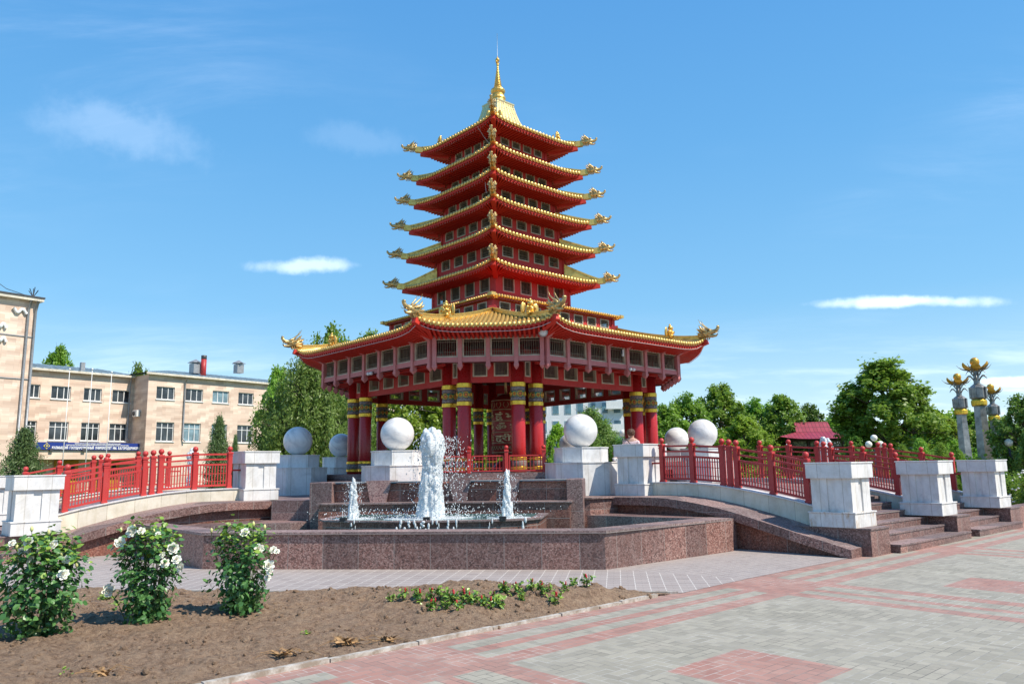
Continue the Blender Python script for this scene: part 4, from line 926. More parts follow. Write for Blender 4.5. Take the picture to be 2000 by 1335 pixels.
# ---- hanging lattice gallery (outer ring)
def gallery(Tm, half, n, long_):
    post = MB(); w = 2 * half / n
    g_ = MB()
    g_.box((0, 0, 4.395), (.11, 2 * half, .13)); g_.box((0, 0, 4.985), (.10, 2 * half, .055)); g_.box((-.02, 0, 4.345), (.16, 2 * half - .02, .03))
    for i in range(n + 1):
        y = -half + w * i; y = max(-half + .06, min(half - .06, y))
        g_.box((.022, y, 4.62), (.13, .105, .86)); g_.add([(.087, y - .0525, 4.19), (.087, y + .0525, 4.19), (-.043, y + .0525, 4.19), (-.043, y - .0525, 4.19), (.022, y, 4.11)], [(0, 4, 1), (1, 4, 2), (2, 4, 3), (3, 4, 0)])
        g_.box((.022, y, 4.235), (.15, .125, .05))
        if long_: g_.add([(.05, y - .05, 4.9), (.05, y + .05, 4.9), (.34, y + .05, 5.02), (.34, y - .05, 5.02), (.05, y - .05, 5.05), (.05, y + .05, 5.05), (.34, y + .05, 5.09), (.34, y - .05, 5.09)], [(0, 1, 2, 3), (4, 7, 6, 5), (0, 3, 7, 4), (1, 5, 6, 2), (3, 2, 6, 7)])
    o = g_.build('gallery_frame', M['redpale'], PG); o.matrix_local = Tm
    ww = w - .115
    key = round(ww, 3)
    if key not in WINC: WINC[key] = window_mesh(ww, .50, .04, 8, .06).build('lattice_panel', BG, None, link=False).data
    for i in range(n): inst('lattice_panel', WINC[key], o, Matrix.Translation((-.005, -half + w * (i + .5), 4.71)))
    return o
WINC = {}
for k in range(4):
    gallery(rot4(k) @ Matrix.Translation((no, 0, 0)), Lo, 7, True)
    gallery(rot4(k) @ Matrix.Rotation(R(-45), 4, 'Z') @ Matrix.Translation((mo, 0, 0)), Lco, 4, False)
# underside: joists, the inner slab, and sheets added to cut light inside the gallery
mb = MB(); oc = [tuple((Matrix.Rotation(R(90 * k), 3, 'Z') @ Vector(p))[:2]) for k in range(4) for p in ((no - .1, -Lo + .05, 0), (no - .1, Lo - .05, 0))]
mb.prism(oc, 4.86, 4.9)
for k in range(4):
    T = rot4(k); T2 = T @ Matrix.Rotation(R(-45), 4, 'Z'); mb.add([(3.9, -2.2, 4.40), (3.9, 2.2, 4.40), (no - .06, Lo, 4.40), (no - .06, -Lo, 4.40)], [(0, 3, 2, 1)], T=T); mb.add([(4.75, -.85, 4.40), (4.75, .85, 4.40), (mo - .06, Lco, 4.40), (mo - .06, -Lco, 4.40)], [(0, 3, 2, 1)], T=T2)
mb.build('ceiling_and_shade_sheets', M['reddark'], PG)
jo = MB()
for k in range(4):
    T = rot4(k)
    for y in lin(-2.1, 2.1, 6): jo.box(((3.8 + no) / 2, y, 4.35), (no - 3.8, .06, .08), T=T)
    T2 = T @ Matrix.Rotation(R(-45), 4, 'Z')
    for y in (-.71, 0, .71): jo.box(((4.7 + mo) / 2, y, 4.35), (mo - 4.7, .06, .08), T=T2)
    jo.box((4.3, 0, 4.36), (.07, 5.2, .06), T=T)
jo.build('joists', M['redwall'], PG)
# ---- columns and frieze
nc, tcl, mc, sc_ = 3.808, 2.142, 4.699, .713
def column(Tm):
    r = .185; mb = MB(); mb.lathe([(r * 1.02, 1.5), (r, 2.2), (r * .97, 4.88)], 28); o = mb.build('column', M['colred'], PG); o.matrix_local = Tm
    for nm, z0, z1, rr2, mt in (('gold_band', 3.75, 3.87, .205, 'goldband'), ('gold_band', 3.27, 3.38, .205, 'goldband'), ('carved_band', 3.65, 3.745, .196, 'brownband'), ('carved_band', 3.385, 3.47, .196, 'brownband'), ('green_band', 3.475, 3.645, .191, 'green'),
                                ('gold_band', 1.83, 1.91, .205, 'goldband'), ('gold_band', 1.59, 1.67, .205, 'goldband'), ('carved_band', 1.675, 1.825, .198, 'brownband')):
        b = MB(); seg = 28 if mt != 'goldband' else 18; b.lathe([(rr2 * .97, z0), (rr2, z0 + .008), (rr2, z1 - .008), (rr2 * .97, z1)], seg, smooth=mt != 'goldband'); b.build(nm, M[mt], o)
    b = MB()
    for i in range(8):
        a = 2 * math.pi * i / 8 + R(20)
        T = Matrix.Rotation(a, 4, 'Z') @ Matrix.Translation((.192, 0, 3.56)) @ Matrix.Rotation(R(90), 4, 'Y')
        b.mi = 0; s_ = 1 if i % 2 == 0 else .7
        pts = [(0.07 * s_ * math.cos(t), .07 * s_ * math.sin(t), .003) for t in lin(0, 2 * math.pi, 17)]; b.tube(pts, .010, 5, T=T)
        b.mi = 1; b.sphere((0, 0, 0), .048 * s_, 10, 6, (1, 1, .35), T=T)
    b.build('medallions', [M['goldband'], M['orange']], o); return o
def frieze(Tm, half, n, ww, side=False):
    z0, z1, wh, wz = 3.88, 4.78, .42, 4.25
    mb = MB(); th = .08
    def bx(y0, y1, za, zb): mb.box((0, (y0 + y1) / 2, (za + zb) / 2), (th, y1 - y0, zb - za))
    bx(-half, half, z0, wz - wh / 2); bx(-half, half, wz + wh / 2, z1); pit = 2 * half / n; ys = [-half + pit * (i + .5) for i in range(n)]
    e = [-half] + sum([[y - ww / 2, y + ww / 2] for y in ys], []) + [half]
    for i in range(0, len(e), 2): bx(e[i], e[i + 1], wz - wh / 2, wz + wh / 2)
    o = mb.build('frieze', M['redwall'], PG); o.matrix_local = Tm; key = ('f', round(ww, 3))
    if key not in WINC: WINC[key] = window_mesh(ww + .01, wh + .01, .038, 8 if ww > .4 else (7 if ww > .25 else 4), .1).build('lattice_panel', BG, None, link=False).data
    for y in ys: inst('lattice_panel', WINC[key], o, Matrix.Translation((.0, y, wz)))
for k in range(4):
    T = rot4(k); T2 = T @ Matrix.Rotation(R(-45), 4, 'Z')
    for s_ in (-1, 1):
        column(T @ Matrix.Translation((nc, s_ * tcl, 0))); column(T2 @ Matrix.Translation((mc, s_ * sc_, 0)))
    frieze(T @ Matrix.Translation((nc, 0, 0)), tcl - .16, 5, .55); frieze(T2 @ Matrix.Translation((mc, 0, 0)), sc_ - .15, 2, .38)
    for s_ in (-1, 1):
        p = T @ Vector((nc, -s_ * -tcl, 0)); 
        q = (T2 if s_ < 0 else T @ Matrix.Rotation(R(45), 4, 'Z')) @ Vector((mc, sc_ if s_ < 0 else -sc_, 0)); d = q - p; mid = (p + q) / 2; yaw = math.atan2(d.y, d.x) - math.pi / 2
        frieze(Matrix.Translation(mid) @ Matrix.Rotation(yaw, 4, 'Z'), d.length / 2 - .15, 1, .2)
# ---- prayer wheel
PW = proot('prayer_wheel', 'tall red prayer drum with golden mantra script inside the pagoda', 'prayer wheel', (C.x + .12, C.y, 1.52), 0)
mb = MB(); mb.lathe([(.44, .55), (.46, .58), (.46, 2.28), (.43, 2.32), (.2, 2.45), (.05, 2.5)], 40); mb.build('drum', plain('drum_red', (.36, .03, .02), .4, .2), PW)
mb = MB(); mb.lathe([(.5, 0), (.5, .12), (.42, .18), (.3, .3), (.12, .36), (.12, .5), (.3, .55)], 24); mb.build('stand', M['red'], PW)
mb = MB(); mb.lathe([(.04, 2.45), (.04, 3.3)], 10); mb.build('axle', M['golddark'], PW)
gs = plain('pale_gold_relief', (.55, .40, .22), .4, .5)
mb = MB()
for z in (.6, .9, 1.24, 1.6, 1.96, 2.26): mb.lathe([(.455, z - .016), (.475, z - .01), (.475, z + .01), (.455, z + .016)], 40)
for z0, a_, n in ((.75, .06, 26), (2.1, .09, 12)):
    for i in range(n):
        a = 2 * math.pi * i / n
        for s_ in (-1, 1):
            pts = []
            for t in lin(0, 1, 7): th_ = a + s_ * (.02 + .16 * 12 / n * math.sin(t * 2.6)); pts.append((.47 * math.cos(th_), .47 * math.sin(th_), z0 - a_ + 2 * a_ * t))
            mb.tube(pts, .009, 4)
mb.build('relief_bands', gs, PW)
def text_mesh(body, size, ext=.01, sx=1.0, align='LEFT', bold=0.0):
    c_ = bpy.data.curves.new('t', 'FONT'); c_.body = body; c_.size = size; c_.extrude = ext; c_.align_x = align; c_.offset = bold; c_.resolution_u = 3
    o = bpy.data.objects.new('t', c_); COL.objects.link(o); dg_ = bpy.context.evaluated_depsgraph_get(); me = bpy.data.meshes.new_from_object(o.evaluated_get(dg_)); COL.objects.unlink(o); bpy.data.objects.remove(o)
    for v in me.vertices: v.co.x *= sx
    me.materials.clear(); return me
for z, body, sz in ((1.66, 'हुं मणि पद्मे हुं ॐ ', .27), (1.31, 'ॐ मणि पद्मे हुं ॐ ', .27), (.97, 'ह्रीः ॐ आः हुं ह्रीः ', .25)):
    me = text_mesh(body, sz, .012, 1.0, bold=.006); W_ = max(v.co.x for v in me.vertices); k = 2 * math.pi / (W_ * 1.04)
    for v in me.vertices:
        a = -2.35 + v.co.x * k; r = .468 + v.co.z; v.co = Vector((r * math.cos(a), r * math.sin(a), z + v.co.y))
    me.materials.append(gs); o = bpy.data.objects.new('mantra_script', me); COL.objects.link(o); o.parent = PW
# low railing on the podium edge, in front of the columns
def low_rail(fr, m_, s0, s1, n, label):
    root = proot('low_railing', label, 'railing', (*fr.p(m_, (s0 + s1) / 2), 1.52), 0, 'low red railings on the pagoda podium')
    ys = lin(s0, s1, n + 1)
    for s_ in ys:
        x, y = fr.p(m_, s_); mb = MB(); a = math.atan2(fr.n.y, fr.n.x); mb.bevbox((x, y, 1.52 + .26), (.09, .09, .52), .008, a); mb.bevbox((x, y, 1.52 + .545), (.11, .11, .05), .01, a); p_ = mb.bw('post', M['redrail'], root)
        b = MB(); b.sphere((x, y, 1.52 + .625), .055, 14, 10); b.bw('ball', M['redrail'], p_)
    for a_, b_ in zip(ys[:-1], ys[1:]):
        mb = MB(); a2, b2 = a_ + .08, b_ - .08
        for z in (.05, .42): mb.bar((*fr.p(m_, a2), 1.52 + z), (*fr.p(m_, b2), 1.52 + z), .03, .035)
        for z in (.12, .35): mb.bar((*fr.p(m_, a2), 1.52 + z), (*fr.p(m_, b2), 1.52 + z), .014, .012)
        for s_ in (a2, b2): mb.bar((*fr.p(m_, s_), 1.56), (*fr.p(m_, s_ + .001), 1.95), .03, .03)
        for i in range(1, 9): s_ = a2 + (b2 - a2) * i / 9; mb.bar((*fr.p(m_, s_), 1.57), (*fr.p(m_, s_ + .001), 1.94), .014, .014)
        mb.bw('rail_panel', M['redrail'], root)
low_rail(FM, 5.5, -1.45, 1.37, 3, 'low red railing across the front of the pagoda podium')
for fr, t0, t1, nm in ((FL, 2.4, 3.2, 'left'), (FR, -3.0, -2.2, 'right')): pass
# fittings on the gallery
def fitting(name, label, cat, T, kind):
    root = bpy.data.objects.new(name, None); COL.objects.link(root); root.matrix_world = PGM @ T; tag(root, label, cat)
    if kind == 'cam':
        mb = MB(); mb.box((-.02, 0, 0), (.03, .06, .06)); mb.tube([(0, 0, 0), (.05, 0, -.03)], .012, 6); mb.build('bracket', M['darkmetal'], root)
        for s_ in (-1, 1): mb = MB(); mb.sphere((.08, .07 * s_, -.04), .05, 12, 8, (1.1, 1, 1)); mb.build('lamp_head', M['white'], root)
    if kind == 'box':
        mb = MB(); mb.bevbox((0, 0, 0), (.05, .06, .2), .008); mb.build('housing', M['white'], root); mb = MB(); mb.box((-.0, -.05, .02), (.05, .03, .12)); mb.build('bracket', M['darkmetal'], root)
    if kind == 'disc':
        T_ = Matrix.Rotation(R(90), 4, 'Y'); mb = MB(); mb.lathe([(.10, 0), (.12, .02), (.12, .05), (.10, .06)], 20, T=T_); mb.build('housing', M['grey'], root); mb = MB(); mb.lathe([(.098, .0605), (.06, .075), (.0001, .08)], 20, T=T_); mb.build('lens', M['white'], root)
PGM = Matrix.Translation((C.x, C.y, 0)) @ Matrix.Rotation(R(-47.8), 4, 'Z')
fitting('floodlight', 'small pair of white lamps under the right side of the lattice gallery', 'lamp', Matrix.Translation((no + .09, .45, 4.36)), 'cam')
fitting('floodlight', 'small pair of white lamps under the left side of the lattice gallery', 'lamp', Matrix.Rotation(R(-90), 4, 'Z') @ Matrix.Translation((no + .09, .1, 4.36)), 'cam')
fitting('electrical_box', 'narrow white box fixed to the lattice on the right side of the gallery', 'box', Matrix.Translation((no + .1, .15, 4.78)), 'box')
fitting('round_lamp', 'round grey lamp at the front right corner of the gallery under the eave', 'lamp', Matrix.Rotation(R(-45), 4, 'Z') @ Matrix.Translation((mo + .33, Lco - .02, 5.0)), 'disc')
# ================================================================ PIXEL HELPERS (used to survey positions once; every result is a plain point in the world)
CAMP = Vector((0, 0, 1.65))
def pray(x, y): return _f + _R * ((x - 1000) / 1500) + _U * ((667.5 - y) / 1500)
def atY(x, y, Y): d = pray(x, y); return CAMP + d * (Y / d.y)
def gnd(x, y, z=0.): d = pray(x, y); return CAMP + d * ((z - 1.65) / d.z)
# ================================================================ UNIVERSITY BUILDING
def facade_mat():
    m = NT('peach_limestone_cladding'); vec = m.uvmap()
    b1 = m.brick(vec, (.66, .51, .40), (.80, .67, .55), (.58, .47, .37), .9, .32, .008, .37); b2 = m.brick(m.uvmap(loc=(.31, .16, 0)), (.8, .74, .72), (1.12, 1.1, 1.08), (1, 1, 1), .9, .32, .0, .61)
    c = m.mix(1., b1.outputs[0], b2.outputs[0], 'MULTIPLY'); n = m.noise(.35, m.uvmap((1, .5, 1)), 6, .65); c = m.mix(m.step(n, .4, .7, 0, .5), c, (.70, .50, .38))
    return m.out(c, .8)
M['facade'] = facade_mat()
M['winglass'] = plain('window_glass', (.05, .06, .07), .08, var=.5, sc=.8); M['winglass_b'] = plain('pale_blue_blind_glass', (.22, .33, .38), .12, var=.3, sc=1.2)
M['metalroof'] = plain('standing_seam_metal_roof', (.5, .56, .57), .4, .2, var=.15, sc=1.5)
M['ochre'] = plain('ochre_door_paint', (.52, .27, .02), .45); M['signblue'] = plain('sign_blue', (.02, .045, .25), .4, var=.05); M['signwhite'] = plain('sign_white', (.82, .82, .82), .4, var=.02)
M['yellow'] = plain('emblem_yellow', (.75, .65, .1), .4); M['brickred'] = plain('red_chimney', (.42, .03, .03), .5)
DV = Vector((.602, .799)); PV = Vector((.799, -.602))           # along the facades (receding) and out towards the square
J = Vector((-34.1, 71.5)); I = J - PV * 2.72; K = Vector((-37.3, 59.0))
class Wall:
    def __init__(s, o, d): s.o = o; s.d = d; s.n = Vector((d.y, -d.x))
    def hit(s, x, y):      # (distance along, height) of the surveyed point
        r = pray(x, y); k = s.o.dot(s.n) / (r.x * s.n.x + r.y * s.n.y); q = CAMP + r * k; return ((q.xy - s.o).dot(s.d), q.z)
    def p(s, a, out=0.): q = s.o + s.d * a + s.n * out; return (q.x, q.y)
BU = proot('university_building', 'long peach stone university building with a metal roof behind the left bridge', 'building', (J.x, J.y, 0))
def wingwall(W, a0, a1, H, wins, name='wall'):
    """wall slab with window openings: wins = list of (s0, s1, z0, z1)"""
    mb = MB(); xs = sorted(set([a0, a1] + [w[0] for w in wins] + [w[1] for w in wins])); zs = sorted(set([0, H] + [w[2] for w in wins] + [w[3] for w in wins]))
    for x0, x1 in zip(xs[:-1], xs[1:]):
        for z0, z1 in zip(zs[:-1], zs[1:]):
            cx, cz_ = (x0 + x1) / 2, (z0 + z1) / 2
            if any(w[0] < cx < w[1] and w[2] < cz_ < w[3] for w in wins): continue
            mb.add([(*W.p(x0), z0), (*W.p(x1), z0), (*W.p(x1), z1), (*W.p(x0), z1)], [(0, 1, 2, 3)])
    for w in wins:
        for a, b in (((w[0], w[2]), (w[1], w[2])), ((w[1], w[2]), (w[1], w[3])), ((w[1], w[3]), (w[0], w[3])), ((w[0], w[3]), (w[0], w[2]))):
            mb.add([(*W.p(a[0]), a[1]), (*W.p(b[0]), b[1]), (*W.p(b[0], -.25), b[1]), (*W.p(a[0], -.25), a[1])], [(0, 1, 2, 3)])
    return mb.bw(name, M['facade'], BU)
def bwin(W, s0, s1, z0, z1, tall, rnd):
    mb = MB(); yaw = math.atan2(W.d.y, W.d.x)
    def bar(a, b, za, zb, o0=-.2, o1=-.12): mb.prism([W.p(a, o0), W.p(b, o0), W.p(b, o1), W.p(a, o1)], za, zb)
    f = .07; bar(s0 - .0, s0 + f, z0, z1); bar(s1 - f, s1, z0, z1); bar(s0 + f, s1 - f, z0, z0 + f, -.2, -.121); bar(s0 + f, s1 - f, z1 - f, z1, -.2, -.121)
    w = s1 - s0
    for t in ((.34, .67) if w > 1.2 else (.5,)): bar(s0 + w * t - .035, s0 + w * t + .035, z0 + f, z1 - f, -.2, -.125)
    if tall: bar(s0 + f, s1 - f, z0 + (z1 - z0) * .7, z0 + (z1 - z0) * .7 + .06, -.2, -.13)
    bar(s0 - .06, s1 + .06, z0 - .08, z0 - .002, -.1, .08)
    o = mb.bw('window', M['white'], BU)
    g = MB(); g.quad((*W.p(s0, -.17), z0), (*W.p(s1, -.17), z0), (*W.p(s1, -.17), z1), (*W.p(s0, -.17), z1)); g.bw('pane', M['winglass_b'] if rnd < .2 else M['winglass'], o)
zz = lambda x, y: (x / 3.8135, 550 + y / 3.8135)
WM = Wall(I - DV * 24, DV); WR = Wall(J, DV); WTW = Wall(K - DV * 12, DV)
def px_wins(W, rects, zlo, zhi):
    out = []
    for (x0, x1, y) in rects: a = W.hit(*zz(x0, y)); b = W.hit(*zz(x1, y)); out.append((a[0], b[0], zlo, zhi))
    return out
def rowz(W, pts): return [sum(W.hit(*zz(x, y))[1] for x, y in p) / len(p) for p in pts]
uz = rowz(WM, [[(450, 872), (690, 888), (900, 900)], [(450, 775), (690, 793), (900, 808)]]); lz = rowz(WM, [[(430, 1175), (665, 1185), (880, 1190)], [(430, 1037), (665, 1050), (880, 1058)]])
wm_u = px_wins(WM, [(168, 298, 815), (380, 527, 825), (622, 757, 840), (835, 970, 855)], *uz); wm_l = px_wins(WM, [(140, 270, 1100), (362, 508, 1105), (600, 738, 1115), (812, 945, 1120)], *lz)
pit = wm_u[2][0] - wm_u[1][0]; wm_u += [(wm_u[0][0] - pit * k, wm_u[0][1] - pit * k, *uz) for k in (1, 2, 3)]; wm_l += [(wm_l[0][0] - pit * k, wm_l[0][1] - pit * k, *lz) for k in (1, 2, 3)]
uzr = rowz(WR, [[(1230, 882), (1445, 888), (1645, 898)], [(1230, 783), (1445, 798), (1645, 811)]]); lzr = rowz(WR, [[(1230, 1185), (1430, 1192), (1630, 1196)], [(1230, 1045), (1430, 1053), (1630, 1060)]])
wr_u = px_wins(WR, [(1165, 1302, 830), (1383, 1512, 840), (1583, 1705, 855), (1775, 1888, 865)], *uzr); wr_l = px_wins(WR, [(1162, 1295, 1110), (1368, 1493, 1120), (1575, 1690, 1125), (1765, 1882, 1130)], *lzr)
pr = (wr_u[3][0] - wr_u[0][0]) / 3; wr_u += [(wr_u[3][0] + pr * k, wr_u[3][1] + pr * k, *uzr) for k in range(1, 7)]; wr_l += [(wr_l[3][0] + pr * k, wr_l[3][1] + pr * k, *lzr) for k in range(1, 7)]
HM = WM.hit(200, 733)[1]; HR = WR.hit(400, 740)[1]; rb = random.Random(5); LW = 32
wingwall(WM, 0, 24, HM, wm_u + wm_l); wingwall(WR, 0, LW, HR, wr_u + wr_l); SI = Wall(I, PV); wingwall(SI, 0, 2.72, HR, [])
for W, ws, tl in ((WM, wm_u, 0), (WM, wm_l, 1), (WR, wr_u, 0), (WR, wr_l, 1)):
    for w in ws: bwin(W, *w, tl, rb.random())
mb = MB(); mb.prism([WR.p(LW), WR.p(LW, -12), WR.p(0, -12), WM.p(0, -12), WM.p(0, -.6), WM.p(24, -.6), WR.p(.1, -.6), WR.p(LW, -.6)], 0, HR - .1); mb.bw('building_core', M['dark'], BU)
mb = MB(); mb.quad((*WR.p(LW), 0), (*WR.p(LW, -12), 0), (*WR.p(LW, -12), HR), (*WR.p(LW), HR)); mb.bw('end_wall', M['facade'], BU)
def roofw(W, a0, a1, H, dep=7.5, rise=1.35, hipL=False):
    mb = MB(); e = .45
    mb.prism([W.p(a0 - (e if hipL else 0), e), W.p(a1 + e, e), W.p(a1 + e, -.2), W.p(a0, -.2)], H - .02, H + .16); o = mb.bw('eaves', M['cream'], BU)
    mb = MB(); h0 = H + .17; l = dep if hipL else 0
    mb.add([(*W.p(a0 - (e if hipL else 0), e), h0), (*W.p(a1, e), h0), (*W.p(a1, -dep), h0 + rise), (*W.p(a0 + l * .8, -dep), h0 + rise)], [(0, 1, 2, 3)])
    if hipL: mb.add([(*W.p(a0 - e, e), h0), (*W.p(a0 + l * .8, -dep), h0 + rise), (*W.p(a0 - e, -dep * 2), h0)], [(0, 1, 2)])
    a = a0 + .3
    while a < a1:
        p0 = Vector((*W.p(a, e), h0 + .03)); k = 1 if not hipL or a > a0 + l * .8 else max(.05, (a - a0 + e) / (l * .8 + e)); p1 = Vector((*W.p(a, e - (dep + e) * k), h0 + rise * k + .03)); mb.bar(p0, p1, .04, .06); a += .62
    return mb.bw('roof', M['metalroof'], BU)
roofw(WM, 0, 24.3, HM); rfR = roofw(WR, 0, LW, HR, hipL=True)
for s_, px, w, h, m_ in ((0, 383, .9, 1.0, 'grey'), (0, 467, .75, .9, 'grey')):
    p = atY(px, 700, 78 if px < 400 else 80); zb_ = p.z - 1.55
    mb = MB(); mb.box((p.x, p.y, zb_ + h / 2), (w, w, h), .9); mb.box((p.x, p.y, zb_ + h + .12), (w + .25, w + .25, .06), .9); mb.add([(p.x - .5, p.y - .5, zb_ + h + .15), (p.x + .5, p.y - .5, zb_ + h + .15), (p.x + .5, p.y + .5, zb_ + h + .15), (p.x - .5, p.y + .5, zb_ + h + .15), (p.x, p.y, zb_ + h + .5)], [(0, 1, 4), (1, 2, 4), (2, 3, 4), (3, 0, 4)]); mb.bw('roof_vent', M[m_], BU)
p = atY(398, 708, 78); mb = MB(); mb.lathe([(.27, -1.6), (.27, .35)], 14, tuple(p)); mb.mi = 1; mb.lathe([(.275, .351), (.275, .75)], 14, tuple(p)); mb.bw('chimney_pipe', [M['brickred'], M['darkmetal']], BU)
p = atY(161, 716, 70); mb = MB(); mb.box((p.x, p.y, p.z), (.35, .35, .8), .9); mb.bw('roof_vent', M['grey'], BU)
for W, px0 in ((WM, 262), (WR, 358)):
    s_ = W.hit(px0, 800)[0]; s_ = min(s_, 23.6) if W is WM else s_; mb = MB(); mb.tube([(*W.p(s_, .35), HM), (*W.p(s_, .12), HM - .6), (*W.p(s_, .12), 4.9), (*W.p(s_ + .15, .3), 4.6)], .075, 8); mb.bw('drainpipe', M['grey'], BU)
# entrance canopy, doors and sign
c0 = WM.hit(74, 900)[0] - 2.5; c1 = 24.2
mb = MB(); mb.prism([WM.p(c0, 1.6), WM.p(c1, 1.6), WM.p(c1, 0), WM.p(c0, 0)], 2.95, 4.0); mb.bw('canopy', M['facade'], BU)
mb = MB(); mb.prism([WM.p(c0 - .1, 1.7), WM.p(c1, 1.7), WM.p(c1, -.0), WM.p(c0 - .1, 0)], 4.0, 4.1); mb.bw('canopy_ledge', M['grey'], BU)
WC = Wall(WM.o + WM.n * 1.68, DV)
for xa, xb in ((105, 152), (187, 232)):
    a = WM.hit(xa, 900)[0]; b = WM.hit(xb, 900)[0]; mb = MB(); mb.prism([WM.p(a, .12), WM.p(b, .12), WM.p(b, .02), WM.p(a, .02)], 0, 2.94); mb.mi = 1
    for k in range(2):
        for q in range(3):
            u0 = a + (b - a) * (.12 + .27 * q + .02); 
            for zq in (1.35, 1.95): mb.prism([WM.p(u0, .14), WM.p(u0 + (b - a) * .17, .14), WM.p(u0 + (b - a) * .17, .121), WM.p(u0, .121)], zq, zq + .5)
        break
    mb.bw('door', [M['ochre'], M['winglass']], BU)
sgn = proot('sign_board', 'long blue university sign with white lettering and a yellow emblem above the entrance', 'sign', (*WC.p(0), 0))
sa, sza = WC.hit(71, 859); sb_, szb = WC.hit(280, 869); s2, sz2 = WC.hit(71, 874); s3, sz3 = WC.hit(280, 882)
ztop = (sza + szb) / 2; zbot = (sz2 + sz3) / 2
mb = MB(); mb.prism([WC.p(sa, .1), WC.p(sb_, .1), WC.p(sb_, 0), WC.p(sa, 0)], zbot, ztop); mb.bw('board', M['signblue'], sgn)
def put_text(W, body, s0, s1, z, size, out, mt, parent, bold=0.):
    me = text_mesh(body, size, .012, 1.0, bold=bold); w = max(v.co.x for v in me.vertices); k = (s1 - s0) / w; me.materials.append(mt)
    o = bpy.data.objects.new('lettering', me); COL.objects.link(o); o.parent = parent; off = parent.location
    q = W.p(s0, out); o.location = (q[0] - off.x, q[1] - off.y, z - off.z); o.rotation_euler = (R(90), 0, math.atan2(W.d.y, W.d.x)); o.scale = (k, 1, 1)
hb = ztop - zbot; wd = sb_ - sa
put_text(WC, 'КАЛМЫЦКИЙ  ГОСУДАРСТВЕННЫЙ  УНИВЕРСИТЕТ  ИМ.  Б.Б.ГОРОДОВИКОВА', sa + wd * .13, sb_ - wd * .045, zbot + hb * .12, hb * .46, .115, M['signwhite'], sgn, .012)
put_text(WC, 'ФЕДЕРАЛЬНОЕ ГОСУДАРСТВЕННОЕ БЮДЖЕТНОЕ ОБРАЗОВАТЕЛЬНОЕ УЧРЕЖДЕНИЕ ВЫСШЕГО ОБРАЗОВАНИЯ', sa + wd * .25, sb_ - wd * .16, zbot + hb * .60, hb * .17, .115, M['signwhite'], sgn, .004)
put_text(WC, 'МИНИСТЕРСТВО НАУКИ И ВЫСШЕГО ОБРАЗОВАНИЯ РОССИЙСКОЙ ФЕДЕРАЦИИ', sa + wd * .33, sb_ - wd * .24, zbot + hb * .81, hb * .15, .115, M['signwhite'], sgn, .004)
mb = MB(); ec = Vector((*WC.p(sa + wd * .085, .13), (ztop + zbot) / 2)); r_ = hb * .42; ax = Vector((DV.x, DV.y, 0)); uz_ = Vector((0, 0, 1)); ou = Vector((WC.n.x, WC.n.y, 0)) * .02
for k_, (rad, mi) in enumerate(((1.0, 0), (.62, 1), (.34, 0))):
    pts = [ec + ou * k_ + (ax * math.cos(t) + uz_ * math.sin(t)) * r_ * rad for t in lin(0, 2 * math.pi, 5 if k_ != 1 else 17)[:-1]]; mb.mi = mi; mb.add(pts, [tuple(range(len(pts)))])
mb.bw('emblem', [M['yellow'], M['signblue']], sgn)
for px in (82, 145, 272):
    s_ = WM.hit(px, 885)[0]; r0 = proot('floodlight', 'small dark floodlight under the blue sign, %s one' % {82: 'left', 145: 'middle', 272: 'right'}[px], 'floodlight', (*WM.p(s_, 1.75), 3.75), math.atan2(DV.y, DV.x)); mb = MB(); mb.bevbox((0, 0, 0), (.3, .18, .24), .02); mb.build('housing', M['darkmetal'], r0); mb = MB(); mb.tube([(0, .1, .05), (0, .0, .2)], .03, 6); mb.build('arm', M['darkmetal'], r0)
# tall left block
TWR = proot('stone_tower_block', 'tall peach stone block with drainpipes cut off by the left edge of the photo', 'building', (K.x, K.y, 0))
HT = WTW.hit(60, 588)[1]; mb = MB(); mb.prism([WTW.p(0, 0), WTW.p(12, 0), WTW.p(12, -10), WTW.p(0, -10)], 0, HT); mb.bw('wall', M['facade'], TWR)
mb = MB(); mb.prism([WTW.p(-.3, .45), WTW.p(12.35, .45), WTW.p(12.35, -10), WTW.p(-.3, -10)], HT, HT + .22); mb.bw('cornice', M['cream'], TWR); mb = MB(); mb.prism([WTW.p(-.3, .5), WTW.p(12.4, .5), WTW.p(12.4, -10), WTW.p(-.3, -10)], HT + .221, HT + .35); mb.bw('roof_edge', M['darkmetal'], TWR)
for px, y0 in ((55, 600), (68, 620)):
    s_ = min(WTW.hit(px, y0)[0], 11.93); mb = MB(); mb.tube([(*WTW.p(s_, .5), HT), (*WTW.p(s_, .14), HT - .8), (*WTW.p(s_, .14), .5)], .09, 8); mb.bw('drainpipe', M['grey'], TWR)
for z in (8.9, 12.2): mb = MB(); mb.prism([WTW.p(0, .06), WTW.p(11.9, .06), WTW.p(11.9, .002), WTW.p(0, .002)], z, z + .07); mb.bw('ledge', M['grey'], TWR)
for px, py, w in ((38, 607, .95), (2, 635, .6), (2, 662, .6)):
    s_, z_ = WTW.hit(px, py); mb = MB(); mb.tube([(*WTW.p(s_ + w * t, .1), z_ + .18 * math.sin(t * 9)) for t in lin(-.5, .5, 12)] , .12, 7); mb.bw('white_relief', M['white'], TWR)
an = proot('roof_antenna', 'small dark lattice antenna on the corner of the tall stone block', 'antenna', (*WTW.p(11.7, 0), HT + .35)); 
for k in range(6): mb = MB(); a = k * 1.1; mb.tube([(0, 0, 0), (.35 * math.cos(a), .35 * math.sin(a), .5 + .12 * (k % 3))], .03, 5); mb.build('rod', M['darkmetal'], an)
